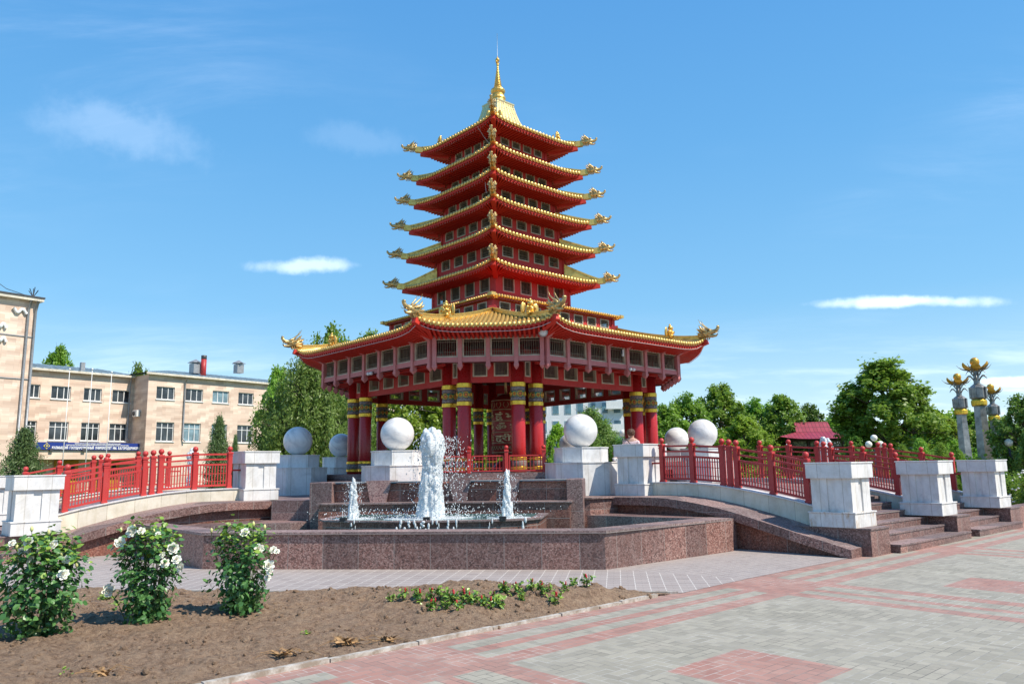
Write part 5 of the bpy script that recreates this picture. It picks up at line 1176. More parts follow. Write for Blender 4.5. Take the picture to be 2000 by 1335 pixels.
ac = proot('air_conditioner', 'grey air conditioning unit in the corner beside the window', 'air conditioner', (*SI.p(1.2, .2), 7.2), math.atan2(PV.y, PV.x)); mb = MB(); mb.bevbox((0, 0, 0), (.8, .35, .6), .03); mb.build('housing', M['white'], ac); mb = MB(); mb.lathe([(.22, 0), (.22, .03)], 16, T=Matrix.Translation((-.1, -.18, 0)) @ Matrix.Rotation(R(90), 4, 'X')); mb.build('fan_grille', M['darkmetal'], ac)
for px, yt in ((123, 722), (168, 722), (207, 728)):
    q = atY(px + 1, 880, 62); zt = atY(px, yt, 62).z; fp = proot('flagpole', 'thin white bare flagpole in front of the university, %s of three' % {123: 'leftmost', 168: 'middle', 207: 'rightmost'}[px], 'flagpole', (q.x, q.y, 0), 0, 'bare flagpoles')
    mb = MB(); mb.lathe([(.045, 0), (.022, zt)], 8); mb.build('pole', M['white'], fp); mb = MB(); mb.sphere((0, 0, zt + .05), .08, 8, 6); mb.build('finial', M['white'], fp)
# white apartment block far behind the pagoda
wb = proot('apartment_block', 'white apartment block with blue tinted windows far behind the pagoda', 'building', (8, 112, 0), R(4)); mb = MB(); H = 20
mb.box((0, 4, H / 2), (17, 8, H)); mb.build('wall', plain('white_render', (.7, .71, .72), .7, var=.05), wb)
gb = plain('blue_tinted_glass', (.12, .24, .3), .1, var=.4, sc=.5)
for x in lin(-7.2, 7.2, 9):
    for z in lin(2.2, 17.8, 7):
        mb = MB(); w_ = .85 if abs(x) < 5.5 else 1.0; mb.box((x, -.03, z), (w_ + .16, .08, 1.66)); mb.mi = 1; mb.box((x, -.08, z), (w_, .04, 1.5)); mb.build('window', [M['white'], gb], wb)
for z in lin(3.2, 16.5, 5): mb = MB(); mb.box((7.0, -.7, z), (3.2, 1.2, .2)); mb.box((7.0, -1.25, z + .55), (3.2, .06, 1.0)); mb.build('balcony', M['white'], wb)
# red roofed garden pavilion on the right
gp = atY(1587, 870, 60); GP = proot('garden_pavilion', 'low wooden pavilion with a red tiled upswept roof among the trees', 'pavilion', (gp.x, gp.y, 0), R(-6))
tilem = NT('red_metal_tile'); br_ = tilem.brick(tilem.uvmap(), (.30, .03, .05), (.36, .05, .07), (.12, .015, .02), .28, .36, .02, .0); tm_ = tilem.out(br_.outputs[0], .4)
mb = MB(); e = [(-2.9, -2.1, 3.4), (2.9, -2.1, 3.4), (2.9, 2.1, 3.4), (-2.9, 2.1, 3.4)]; i_ = [(-1.45, -.85, 3.95), (1.45, -.85, 3.95), (1.45, .85, 3.95), (-1.45, .85, 3.95)]
for k in range(4):
    a, b, c_, d = Vector(e[k]), Vector(e[(k + 1) % 4]), Vector(i_[(k + 1) % 4]), Vector(i_[k]); n = 8
    for q in range(n):
        s0, s1 = q / n, (q + 1) / n; l0, l1 = .22 * abs(2 * s0 - 1) ** 3, .22 * abs(2 * s1 - 1) ** 3; mb.add([a.lerp(b, s0) + Vector((0, 0, l0)), a.lerp(b, s1) + Vector((0, 0, l1)), d.lerp(c_, s1), d.lerp(c_, s0)], [(0, 1, 2, 3)])
mb.add([(-1.35, -.8, 3.96), (1.35, -.8, 3.96), (1.25, 0, 4.75), (-1.25, 0, 4.75), (1.35, .8, 3.96), (-1.35, .8, 3.96)], [(0, 1, 2, 3), (5, 3, 2, 4), (0, 3, 5), (1, 4, 2)]); mb.build('roof', tm_, GP)
wd_ = plain('dark_brown_wood', (.07, .03, .02), .6); 
for x in (-1.9, -.65, .65, 1.9):
    for y in (-1.3, 1.3): mb = MB(); mb.box((x, y, 1.7), (.16, .16, 3.4)); mb.build('post', wd_, GP)
mb = MB(); mb.box((0, -1.3, 3.35), (4.4, .12, .2)); mb.box((0, 1.3, 3.35), (4.4, .12, .2)); mb.box((0, -1.3, 2.75), (4.2, .1, .12)); mb.build('beam', wd_, GP)
for x in (-1.27, 0, 1.27): mb = MB(); mb.box((x, -1.28, 3.03), (1.0, .05, .42)); mb.build('painted_panel', plain('painted_panel', (.3, .27, .15), .6, var=.5, sc=8), GP)
M['lotusgold'] = plain('lotus_gold_paint', (.72, .40, .05), .3, .35, var=.2)
# lotus columns
def lotus(px, pyt, Y, label):
    p = atY(px, pyt, Y); H = p.z; root = proot('lotus_column', label, 'monument', (0, 0, 0), 0, 'lotus topped metal columns')
    b = atY(px + 22, 905, Y); root.location = (b.x, b.y, 0)
    steel = plain('polished_steel', (.33, .325, .31), .38, .6, var=.35, sc=2.) if 'psteel' not in M else M['psteel']; M['psteel'] = steel
    s_ = H / 6.2
    mb = MB(); mb.lathe([(.42 * s_, 0), (.36 * s_, 1.2 * s_), (.27 * s_, 4.05 * s_)], 6, smooth=False); mb.lathe([(.3 * s_, 4.05 * s_), (.31 * s_, 4.3 * s_)], 12); mb.build('shaft', steel, root)
    mb = MB(); mb.lathe([(.30 * s_, 4.08 * s_), (.33 * s_, 4.13 * s_), (.33 * s_, 4.3 * s_), (.30 * s_, 4.36 * s_)], 16, smooth=False); 
    mb.build('gold_collar', M['goldband'], root)
    mb = MB(); mb.lathe([(.27 * s_, 4.36 * s_), (.36 * s_, 4.45 * s_), (.36 * s_, 4.9 * s_), (.28 * s_, 5.0 * s_), (.14 * s_, 5.1 * s_), (.11 * s_, 5.7 * s_)], 8, smooth=False)
    for k in range(6):
        a = k * math.pi / 3; mb.box((.34 * s_ * math.cos(a), .34 * s_ * math.sin(a), 4.68 * s_), (.1 * s_, .1 * s_, .5 * s_), a)
    mb.build('capital', steel, root)
    mb = MB()
    for k in range(6):
        for z0, l in ((5.15, .42), (5.38, .34)):
            a = k * math.pi / 3 + (z0 > 5.2) * .5; mb.tube([((.08 + l * t) * s_ * math.cos(a), (.08 + l * t) * s_ * math.sin(a), (z0 + .32 * math.sin(t * 2.7)) * s_) for t in lin(0, 1, 7)], [.022 * s_, .028 * s_, .03 * s_, .03 * s_, .025 * s_, .015 * s_, .004 * s_], 5)
    mb.build('steel_leaves', steel, root)
    mb = MB()
    for k in range(6):
        a = k * math.pi / 3
        for w_, r0, r1, h1, tw in ((.46, .12, .60, .34, 0),):
            vs = []; n = 7
            for q in range(n):
                t = q / (n - 1); rad = (r0 + (r1 - r0) * math.sin(t * 1.57)) * s_; z = (5.72 + h1 * t ** 2.2) * s_; ww = w_ * s_ * math.sin(math.pi * min(.98, t * .85 + .15)) ** .7
                for sg in (-1, 0, 1): aa = a + tw + sg * ww / max(.1, rad) * .55; rr_ = rad * (1 - .06 * abs(sg)); vs.append((rr_ * math.cos(aa), rr_ * math.sin(aa), z + .03 * abs(sg) * s_))
            mb.add(vs, [(3 * q + j, 3 * q + j + 1, 3 * q + j + 4, 3 * q + j + 3) for q in range(n - 1) for j in (0, 1)], True)
    mb.sphere((0, 0, 6.12 * s_), .2 * s_, 14, 10, (1, 1, 1.05)); mb.lathe([(.1 * s_, 5.68 * s_), (.2 * s_, 5.75 * s_), (.22 * s_, 5.85 * s_)], 12); mb.build('lotus_flower', M['lotusgold'], root)
    mb = MB()
    for k in range(5):
        a = k * 1.256; mb.tube([((.15 + .62 * t) * s_ * math.cos(a), (.15 + .62 * t) * s_ * math.sin(a), (5.74 + .28 * t ** 3) * s_) for t in lin(0, 1, 7)], [.03 * s_] * 5 + [.015 * s_, .004], 5)
    mb.build('thin_sepals', steel, root)
lotus(1866, 733, 42, 'left steel column topped by a golden lotus'); lotus(1904, 703, 36, 'tallest looking steel column with a golden lotus, in the middle'); lotus(1930, 753, 46, 'rightmost steel column with a golden lotus, behind the middle one')
# globe lamps
def globe_lamp(px, py, Y, label, heads=1):
    p = atY(px, py, Y); root = proot('street_lamp', label, 'lamp post', (p.x, p.y, 0), 0, 'globe lamp posts'); mb = MB(); mb.lathe([(.09, 0), (.06, .4), (.045, p.z - .25)], 10); 
    offs = [(0, 0, 0)] if heads == 1 else [(0, 0, .32), (-.3, 0, 0), (.3, 0, 0)]
    for o_ in offs[1:]: mb.tube([(0, 0, p.z - .3), (o_[0], o_[1], p.z - .42), (o_[0], o_[1], p.z + o_[2] - .18)], .025, 6)
    mb.build('post', M['darkmetal'], root)
    for o_ in offs: b = MB(); b.sphere((o_[0], o_[1], p.z + o_[2]), .17, 16, 12); b.build('globe', plain('opal_globe', (.8, .78, .68), .15, var=.03) if 'globe' not in M else M['globe'], root)
M['globe'] = plain('opal_globe', (.82, .8, .7), .15, var=.03)
globe_lamp(1708, 867, 40, 'lamp post with three pale globes behind the right railing', 3); globe_lamp(1761, 876, 45, 'small globe lamp behind the right railing, left one of a pair'); globe_lamp(1778, 875, 46, 'small globe lamp behind the right railing, right one of a pair'); globe_lamp(1970, 864, 34, 'globe lamp among the dark trees at the right edge'); globe_lamp(1217, 845, 36, 'yellowish globe lamp beside the right columns of the pagoda')
# ================================================================ TREES
def leafmat(name, a, b, tr=.5):
    m = NT(name); g_ = m.n('ShaderNodeNewGeometry'); oi = m.n('ShaderNodeObjectInfo'); n = m.noise(.55, det=3)
    c = m.mix(g_.outputs['Random Per Island'], a, b); c = m.mix(m.step(n, .35, .65, 0, .55), c, tuple(x * .75 for x in a))
    hs = m.n('ShaderNodeHueSaturation'); m.l(c, hs.inputs['Color']); hs.inputs['Hue'].default_value = .5; m.put(hs.inputs['Value'], m.step(oi.outputs['Random'], 0, 1, .82, 1.25)); m.put(hs.inputs['Hue'], m.step(oi.outputs['Random'], 0, 1, .485, .51))
    t = m.t; tb = m.n('ShaderNodeBsdfTranslucent'); t.links.new(hs.outputs[0], tb.inputs[0]); t.links.new(hs.outputs[0], m.b.inputs['Base Color']); m.b.inputs['Roughness'].default_value = .45
    mx = m.n('ShaderNodeMixShader'); mx.inputs[0].default_value = tr; out = t.nodes['Material Output']; t.links.new(m.b.outputs[0], mx.inputs[1]); t.links.new(tb.outputs[0], mx.inputs[2]); t.links.new(mx.outputs[0], out.inputs[0]); return m.mat
M['leaf'] = leafmat('green_foliage', (.18, .34, .035), (.35, .53, .08)); M['leafl'] = leafmat('light_green_foliage', (.24, .40, .03), (.42, .58, .08)); M['leafd'] = leafmat('dark_green_foliage', (.11, .23, .03), (.22, .36, .06), .4)
M['leafp'] = leafmat('grey_green_willow_foliage', (.17, .31, .05), (.32, .48, .12)); M['needle'] = leafmat('blue_green_needles', (.09, .17, .05), (.2, .29, .1), .3)
M['bark'] = plain('tree_bark', (.12, .09, .065), .9, var=.3, sc=8, bump=.5)
def leaf_quads(P, size, rng, elong=1.4, droop=0., nrm=None):
    n = len(P); d = rng.normal(size=(n, 3)); 
    if nrm is not None: d = d * .8 + nrm
    d /= np.linalg.norm(d, axis=1)[:, None] + 1e-9
    t = rng.normal(size=(n, 3)); t[:, 2] -= droop; t -= (t * d).sum(1)[:, None] * d; t /= np.linalg.norm(t, axis=1)[:, None] + 1e-9; b = np.cross(d, t)
    s = size * rng.uniform(.6, 1.35, n)[:, None]; V = np.empty((n, 4, 3))
    V[:, 0] = P - t * s * elong * .5; V[:, 1] = P + b * s * .42; V[:, 2] = P + t * s * elong * .5; V[:, 3] = P - b * s * .42
    F = np.arange(n * 4).reshape(n, 4); return V.reshape(-1, 3), F
def make_tree(kind, seed, H=8., Wd=6., nl=15000, leaf=.17, mat='leaf'):
    rng = np.random.default_rng(seed); rnd = random.Random(seed); mb = MB(); pts = []
    if kind in ('round', 'tall', 'willow'):
        tk = H * (.2 if kind != 'tall' else .16)
        mb.tube([(0, 0, -.1), (.05, .02, tk * .6), (.1, -.05, tk * 1.4), (.0, .05, H * .55), (0, 0, H * .85)], [H * .028, H * .022, H * .018, H * .01, .02], 9)
        nb = 50 if kind != 'willow' else 54; lobes = []
        for i in range(nb):
            t = i / (nb - 1); zz_ = tk * 1.0 + (H - tk * 1.0) * (t * .93 + .03); env = math.sin(math.pi * min(1, (t * .86 + .16))) ** (.75 if kind != 'tall' else .5) * (1 - .15 * (kind == 'tall') * t)
            a = i * 2.4 + rnd.uniform(-.4, .4); rad = Wd / 2 * env * rnd.uniform(.5, .88); c_ = Vector((math.cos(a) * rad, math.sin(a) * rad, zz_ + rnd.uniform(-.3, .3)))
            r0 = Wd * rnd.uniform(.075, .15); lobes.append((c_, r0)); st = Vector((0, 0, max(tk * .7, zz_ - rad * .9 - .4))); mb.tube([st, st.lerp(c_, .5) + Vector((0, 0, .15)), c_], [H * .008, H * .005, .01], 5)
            for q in range(3):
                e = c_ + Vector((rnd.gauss(0, 1), rnd.gauss(0, 1), rnd.gauss(0, .8))) * r0 * .7; mb.tube([c_ * .7 + st * .3, e], [.03, .008], 4)
        tot = sum(r ** 2 for _, r in lobes)
        for c_, r in lobes:
            n = int(nl * r * r / tot); k = max(5, int(n / 55)); cc = rng.normal(size=(k, 3)); cc /= np.linalg.norm(cc, axis=1)[:, None]; cc *= rng.uniform(.45, 1.12, k)[:, None] * r; cc[:, 2] *= .85
            which = rng.integers(0, k, n); p = cc[which] + rng.normal(size=(n, 3)) * r * .2
            if kind == 'willow': p[:, 2] -= np.abs(rng.normal(size=n)) * r * .75
            pts.append(p + np.array(c_))
        P = np.concatenate(pts); ctr = np.array([0, 0, H * .55]); nr = P - ctr; nr /= np.linalg.norm(nr, axis=1)[:, None] + 1e-9; nr[:, 2] += .5
        V, F = leaf_quads(P, leaf, rng, 1.4 if kind != 'willow' else 2.0, 1.2 if kind == 'willow' else .2, nr * .9)
    elif kind == 'pine':
        mb.tube([(0, 0, -.05), (0, 0, H * .97)], [H * .022, .01], 7); nb = 150
        for i in range(nb):
            t = (i / nb) ** .8; z = H * (.05 + .93 * t); L_ = Wd / 2 * (1 - t) ** .75 * rnd.uniform(.75, 1.1) + .08; a = i * 2.4; el = .35 + .4 * t
            e = np.array([math.cos(a) * L_, math.sin(a) * L_, z + L_ * el]); s0 = np.array([0, 0, z]); mb.tube([tuple(s0), tuple(e)], [.018, .006], 4)
            n = int(nl / nb * (.4 + 1.2 * (1 - t))); tt = rng.uniform(.25, 1.05, n)[:, None]; pts.append(s0 + (e - s0) * tt + rng.normal(size=(n, 3)) * .09 * H / 4 * (.5 + .5 * tt))
        P = np.concatenate(pts); nr = P.copy(); nr[:, 2] = .6; nr /= np.linalg.norm(nr, axis=1)[:, None]
        V, F = leaf_quads(P, leaf, rng, 3.2, -.8, nr * .2)
    else:      # shrub
        for i in range(14): a = i * 2.4; mb.tube([(0, 0, 0), (math.cos(a) * Wd * .3, math.sin(a) * Wd * .3, H * .6)], [.03, .01], 4)
        n = nl; k = 60; cc = rng.normal(size=(k, 3)); cc /= np.linalg.norm(cc, axis=1)[:, None]; cc[:, 2] = np.abs(cc[:, 2]); cc *= rng.uniform(.5, 1, k)[:, None]; cc *= np.array([Wd / 2, Wd / 2, H * .85]); w = rng.integers(0, k, n)
        P = cc[w] + rng.normal(size=(n, 3)) * min(Wd, H) * .1; P[:, 2] = np.abs(P[:, 2]); nr = P * np.array([1, 1, 1.]) ; nr /= np.linalg.norm(nr, axis=1)[:, None] + 1e-9; V, F = leaf_quads(P, leaf, rng, 1.4, 0, nr)
    tr = mb.build('trunk', M['bark'], None, link=False).data; cr = npmesh('crown', V, F, M[mat], link=False).data; return tr, cr, H, Wd
VAR = {}
def variant(key):
    if key in VAR: return VAR[key]
    k = {'ra': ('round', 1, 8, 6.5, 20000, .19, 'leaf'), 'rb': ('round', 2, 8, 7, 20000, .19, 'leafl'), 'rc': ('round', 3, 8, 6, 15000, .18, 'leafd'), 'rd': ('round', 9, 8, 6.6, 20000, .18, 'leaf'),
         'ta': ('tall', 4, 9, 6, 34000, .17, 'leaf'), 'wa': ('willow', 5, 8, 7, 30000, .11, 'leafp'), 'wb': ('willow', 6, 8, 6.5, 24000, .12, 'leafp'),
         'pi': ('pine', 7, 4, 2.6, 15000, .05, 'needle'), 'ju': ('pine', 8, 3, 2.2, 12000, .05, 'leaf'), 'sh': ('shrub', 10, 1.6, 2.2, 5000, .08, 'leaf'), 'sd': ('shrub', 11, 1.8, 2.4, 5000, .09, 'leafd')}[key]
    VAR[key] = make_tree(*k); return VAR[key]
def tree(px, ytop, Y, wpx, key, label, cat='tree', name='broadleaf_tree', group='trees around the square', hmax=None, rz=None):
    tr, cr, H, Wd = variant(key); p = atY(px, ytop, Y); b = atY(px, 900, Y); h = p.z / H / (1.05 if cat == 'tree' else 1); w = wpx / 1500 * Y / Wd * (1.14 if cat == 'tree' and key[0] != 'w' else 1)
    root = proot(name, label, cat, (b.x + (p.x - b.x) * .0, Y, 0), 0, group); rz = random.uniform(0, 6.28) if rz is None else rz
    for nm, me in (('trunk', tr), ('crown', cr)):
        o = bpy.data.objects.new(nm, me); COL.objects.link(o); o.parent = root; o.scale = (w, w, h); o.rotation_euler = (0, 0, rz)
    return root
T_ = [  # px, top y, depth, width px, kind, label
 (598, 676, 40, 200, 'wa', 'pale green willow-like tree left of the pagoda behind the marble balls'),
 (640, 634, 50, 130, 'rd', 'tree whose top rises above the left dragon of the lower roof'),
 (712, 652, 56, 110, 'ra', 'tree top showing behind the left ridge statue of the lower roof'),
 (540, 720, 52, 90, 'ra', 'tree at the right end of the university building'),
 (690, 745, 44, 120, 'wb', 'pale willow just left of the left columns'),
 (790, 735, 52, 170, 'rb', 'light green tree seen between the left and front columns'), (880, 745, 56, 150, 'ra', 'tree seen behind the tall water jet'), (960, 770, 62, 120, 'rb', 'tree behind the prayer drum'),
 (1090, 826, 44, 70, 'rb', 'bright young tree between the front columns and the right marble ball'), (1160, 788, 48, 130, 'wb', 'willow-like tree behind the right front marble ball'), (1235, 830, 46, 90, 'wb', 'pale tree beside the right columns'),
 (1305, 792, 50, 110, 'ra', 'tree immediately right of the right columns'), (1346, 768, 60, 110, 'rd', 'pointed tree above the small right marble ball'), (1412, 752, 62, 130, 'ra', 'broad tree above the large right marble ball'),
 (1380, 828, 46, 120, 'rb', 'low bright green tree behind the right marble balls'), (1455, 810, 50, 120, 'rb', 'bright green tree above the triple posts of the nearest railing'), (1482, 778, 66, 110, 'rd', 'round topped tree left of the dense round one'),
 (1536, 772, 62, 110, 'ra', 'dense round tree left of the red roofed pavilion'), (1590, 784, 70, 90, 'rc', 'darker tree above the red roofed pavilion'), (1512, 838, 66, 80, 'rd', 'low tree at the left end of the red roofed pavilion'),
 (1632, 812, 78, 90, 'rb', 'far light tree right above the red roofed pavilion'), (1676, 812, 62, 100, 'rb', 'light green tree left of the big poplar'), (1745, 700, 48, 195, 'ta', 'tallest big leafy tree on the right side of the photo'),
 (1672, 850, 46, 70, 'rc', 'dark low tree right of the red roofed pavilion'), (1812, 785, 56, 90, 'rd', 'tree at the right flank of the tallest tree'), (1852, 812, 64, 110, 'rb', 'tree behind the left lotus column'), (1897, 800, 74, 110, 'ra', 'tree behind the middle lotus column'),
 (1955, 812, 60, 110, 'rd', 'tree right of the lotus columns'), (2010, 765, 34, 120, 'rc', 'dark tree cut off by the right edge of the photo'), (2014, 830, 30, 60, 'rc', 'dark low tree behind the rightmost white plinth'),
 (97, 680, 105, 90, 'ra', 'tree top above the left roof of the university'), (262, 710, 112, 70, 'rd', 'tree top above the inner corner of the university roof'), (150, 720, 112, 60, 'rb', 'low tree top over the left roof of the university')]
for px, yt, Y, w, k, lab in T_: tree(px, yt, Y, w, k, lab)
tree(45, 838, 27, 105, 'pi', 'bushy pine behind the left plinth in front of the university', 'pine', 'pine_tree', None)
tree(-30, 850, 25, 100, 'pi', 'second pine cut off by the left edge of the photo', 'pine', 'pine_tree', None)
tree(425, 814, 44, 60, 'pi', 'slim young pine in front of the right wing of the university', 'pine', 'pine_tree', None)
tree(458, 850, 42, 26, 'pi', 'tiny conifer beside the slim young pine', 'pine', 'pine_tree', None)
for px, yt, Y, w in ((1800, 858, 34, 60), (1840, 866, 33, 50), (1765, 870, 36, 50), (1875, 880, 34, 40)): tree(px, yt, Y, w, 'ju', {1800: 'feathery juniper below the tallest tree', 1840: 'feathery juniper left of the lotus columns', 1765: 'low juniper left of the feathery ones', 1875: 'low juniper at the foot of the left lotus column'}[px], 'juniper', 'juniper_bush', 'junipers behind the railings')
HW = [(-18, 52), (-14, 50), (-9.5, 47), (-5.5, 46), (-1.5, 46), (2.5, 45), (6.5, 46), (10.5, 45), (14.5, 45), (18.5, 46), (22.5, 46), (26.5, 45), (30.5, 45), (34.5, 44), (20, 36), (24, 33), (27.5, 32)]
for i, (x, y) in enumerate(HW):
    tr, cr, H, Wd = variant('sh' if i % 3 else 'sd'); root = proot('hedge_shrub', 'low green shrub of the hedge line behind the square', 'shrub', (x, y, 0), 0, 'hedge shrubs behind the square')
    for nm, me in (('stems', tr), ('crown', cr)): o = bpy.data.objects.new(nm, me); COL.objects.link(o); o.parent = root; o.scale = (2.1, 1.2, 1.25 + .3 * (i % 4) / 4); o.rotation_euler = (0, 0, i * 1.3)
# far tree belt as one mass
rng = np.random.default_rng(33); n = 60000; xx = rng.uniform(-170, 190, n); base = 7 + 2.2 * np.sin(xx * .09) + 1.6 * np.sin(xx * .31 + 1) + 1.0 * np.sin(xx * .83); hz_ = rng.uniform(0, 1, n) ** .7 * base; yy = 150 + rng.normal(size=n) * 3 - hz_ * .3
V, F = leaf_quads(np.stack([xx, yy, hz_], 1), .7, rng); o = npmesh('far_woodland', V, F, M['leaf']); tag(o, 'distant green tree belt behind the square', 'woodland', kind='stuff')
# flowering white rose shrubs further off
M['petal'] = plain('white_rose_petals', (.82, .8, .70), .5, var=.04); M['petaly'] = plain('yellowish_bud', (.62, .62, .25), .5)
def far_rose(px, yb, zb_, s, label, seed, fx=None):
    p = gnd(px, yb, zb_); tr, cr, H, Wd = variant('sh'); root = proot('rose_shrub', label, 'rose shrub', (p.x, p.y, zb_), 0, 'white rose shrubs further off')
    for nm, me in (('stems', tr), ('crown', cr)): o = bpy.data.objects.new(nm, me); COL.objects.link(o); o.parent = root; o.scale = (s * .62, s * .62, s * .62); o.rotation_euler = (0, 0, seed)
    rr_ = random.Random(seed); mb = MB()
    for i in range(46): a = rr_.uniform(0, 6.28); u = rr_.uniform(-.1, 1); r = .62 * s * math.sqrt(max(0, 1 - u * u * .8)) * 1.12; mb.sphere((r * math.cos(a), r * math.sin(a), .95 * s * max(.12, u)), .038, 6, 4, (1, 1, .7))
    tag(mb.build('blossoms', M['petal'], root), kind='stuff')
far_rose(1985, 985, .3, 1.0, 'white rose shrub beside the rightmost plinth', 1); far_rose(2035, 990, .3, 1.1, 'white rose shrub cut off by the right edge', 2)
far_rose(412, 945, .2, 1.7, 'tall white rose shrub seen through the near left railing', 3); far_rose(10, 935, .2, 1.3, 'white rose shrub below the pines at the left edge', 4); far_rose(478, 928, .2, 1.1, 'pale rose shrub left of the upper left plinth', 5)
# planting kerb on the far right
mb = MB(); q = [FR.p(12.55, 6.2), FR.p(12.55, 16), FR.p(12.2, 16), FR.p(12.2, 6.2)]; mb.prism(q, 0, .46); kb_ = mb.build('granite_planter_wall', M['granite']); tag(kb_, 'low granite planter wall right of the rightmost plinth', 'planter')
mb = MB(); mb.prism([FR.p(12.2, 6.2), FR.p(12.2, 16), FR.p(7.5, 16), FR.p(9.5, 6.6)], 0, .3); tag(mb.build('planter_soil', M['soil']), kind='structure')
# ================================================================ FOREGROUND ROSES
def rleaf(name, a, b):
    m = NT(name); g_ = m.n('ShaderNodeNewGeometry'); c = m.mix(g_.outputs['Random Per Island'], a, b); t = m.t; tb = m.n('ShaderNodeBsdfTranslucent'); t.links.new(c, tb.inputs[0]); t.links.new(c, m.b.inputs['Base Color'])
    m.b.inputs['Roughness'].default_value = .33; mx = m.n('ShaderNodeMixShader'); mx.inputs[0].default_value = .22; out = t.nodes['Material Output']; t.links.new(m.b.outputs[0], mx.inputs[1]); t.links.new(tb.outputs[0], mx.inputs[2]); t.links.new(mx.outputs[0], out.inputs[0]); return m.mat
M['rleaf'] = rleaf('mature_rose_leaf', (.05, .15, .04), (.13, .28, .08)); M['ryoung'] = rleaf('young_rose_leaf', (.16, .29, .04), (.30, .44, .07)); M['rstem'] = plain('rose_stem', (.07, .11, .03), .6)
def petal_mat():
    m = NT('cream_petal'); g_ = m.n('ShaderNodeNewGeometry'); c = m.mix(g_.outputs['Random Per Island'], (.86, .85, .78), (.80, .77, .62)); m.b.inputs['Subsurface Weight'].default_value = .2; m.b.inputs['Subsurface Scale'].default_value = .02; return m.out(c, .5)
M['cream_petal'] = petal_mat()
def leaves6(P, size, rng, up):   # pointed ovate leaves folded along the midrib: 6 vertices, 4 faces as quads
    n = len(P); d = rng.normal(size=(n, 3)) * .55 + up; d /= np.linalg.norm(d, axis=1)[:, None]; t = rng.normal(size=(n, 3)) + up * .3; t[:, 2] -= .5; t -= (t * d).sum(1)[:, None] * d; t /= np.linalg.norm(t, axis=1)[:, None]; b = np.cross(d, t)
    s = (size * rng.uniform(.6, 1.3, n))[:, None]; V = np.empty((n, 8, 3))
    V[:, 0] = P; V[:, 1] = P + t * s * .3 + b * s * .36 + d * s * .08; V[:, 2] = P + t * s * .68 + b * s * .28 + d * s * .07; V[:, 3] = P + t * s * 1.05 - d * s * .06
    V[:, 4] = P + t * s * .68 - b * s * .28 + d * s * .07; V[:, 5] = P + t * s * .3 - b * s * .36 + d * s * .08; V[:, 6] = P + t * s * .34; V[:, 7] = P + t * s * .7
    q = np.array([[0, 1, 6, 5], [1, 2, 7, 6], [6, 7, 4, 5], [2, 3, 4, 7]]); q = np.array([[0, 1, 6, 5], [1, 2, 7, 6], [6, 7, 4, 5], [7, 2, 3, 4]])
    F = (np.arange(n)[:, None, None] * 8 + q[None]).reshape(-1, 4); return V.reshape(-1, 3), F
def blossom(p, r, face, rnd, parent, name='rose_blossom'):
    mb = MB(); z = Vector(face).normalized(); x = z.orthogonal().normalized(); y = z.cross(x)
    for ring, (n, rr_, h, ln, open_) in enumerate(((4, .1, .32, .5, .1), (5, .28, .26, .6, .35), (6, .46, .14, .7, .7), (7, .62, .0, .75, 1.1))):
        for k in range(n):
            a = 2 * math.pi * (k + .5 * ring) / n + rnd.uniform(-.2, .2); o = x * math.cos(a) + y * math.sin(a); s_ = z.cross(o); vs = []; c0 = p + o * (r * rr_ * .45) + z * (r * (h - .25)); w = r * ln * rnd.uniform(.75, 1.0)
            for i, t in enumerate((0, .4, .75, 1.)):
                q = c0 + o * (r * open_ * .75 * t ** 1.2) + z * (r * .55 * (t - .35 * open_ * t * t)); ww = w * (.35, .8, .95, .62)[i]
                for sg in (-1, 0, 1): vs.append(q + s_ * ww * .6 * sg - o * (r * .12 * abs(sg)) + z * (r * .06 * abs(sg) + rnd.uniform(-.04, .04) * r))
            mb.add(vs, [(3 * i + j, 3 * i + j + 1, 3 * i + j + 4, 3 * i + j + 3) for i in range(3) for j in (0, 1)], True)
    mb.sphere(tuple(p), r * .33, 8, 6, (1, 1, 1)); return mb
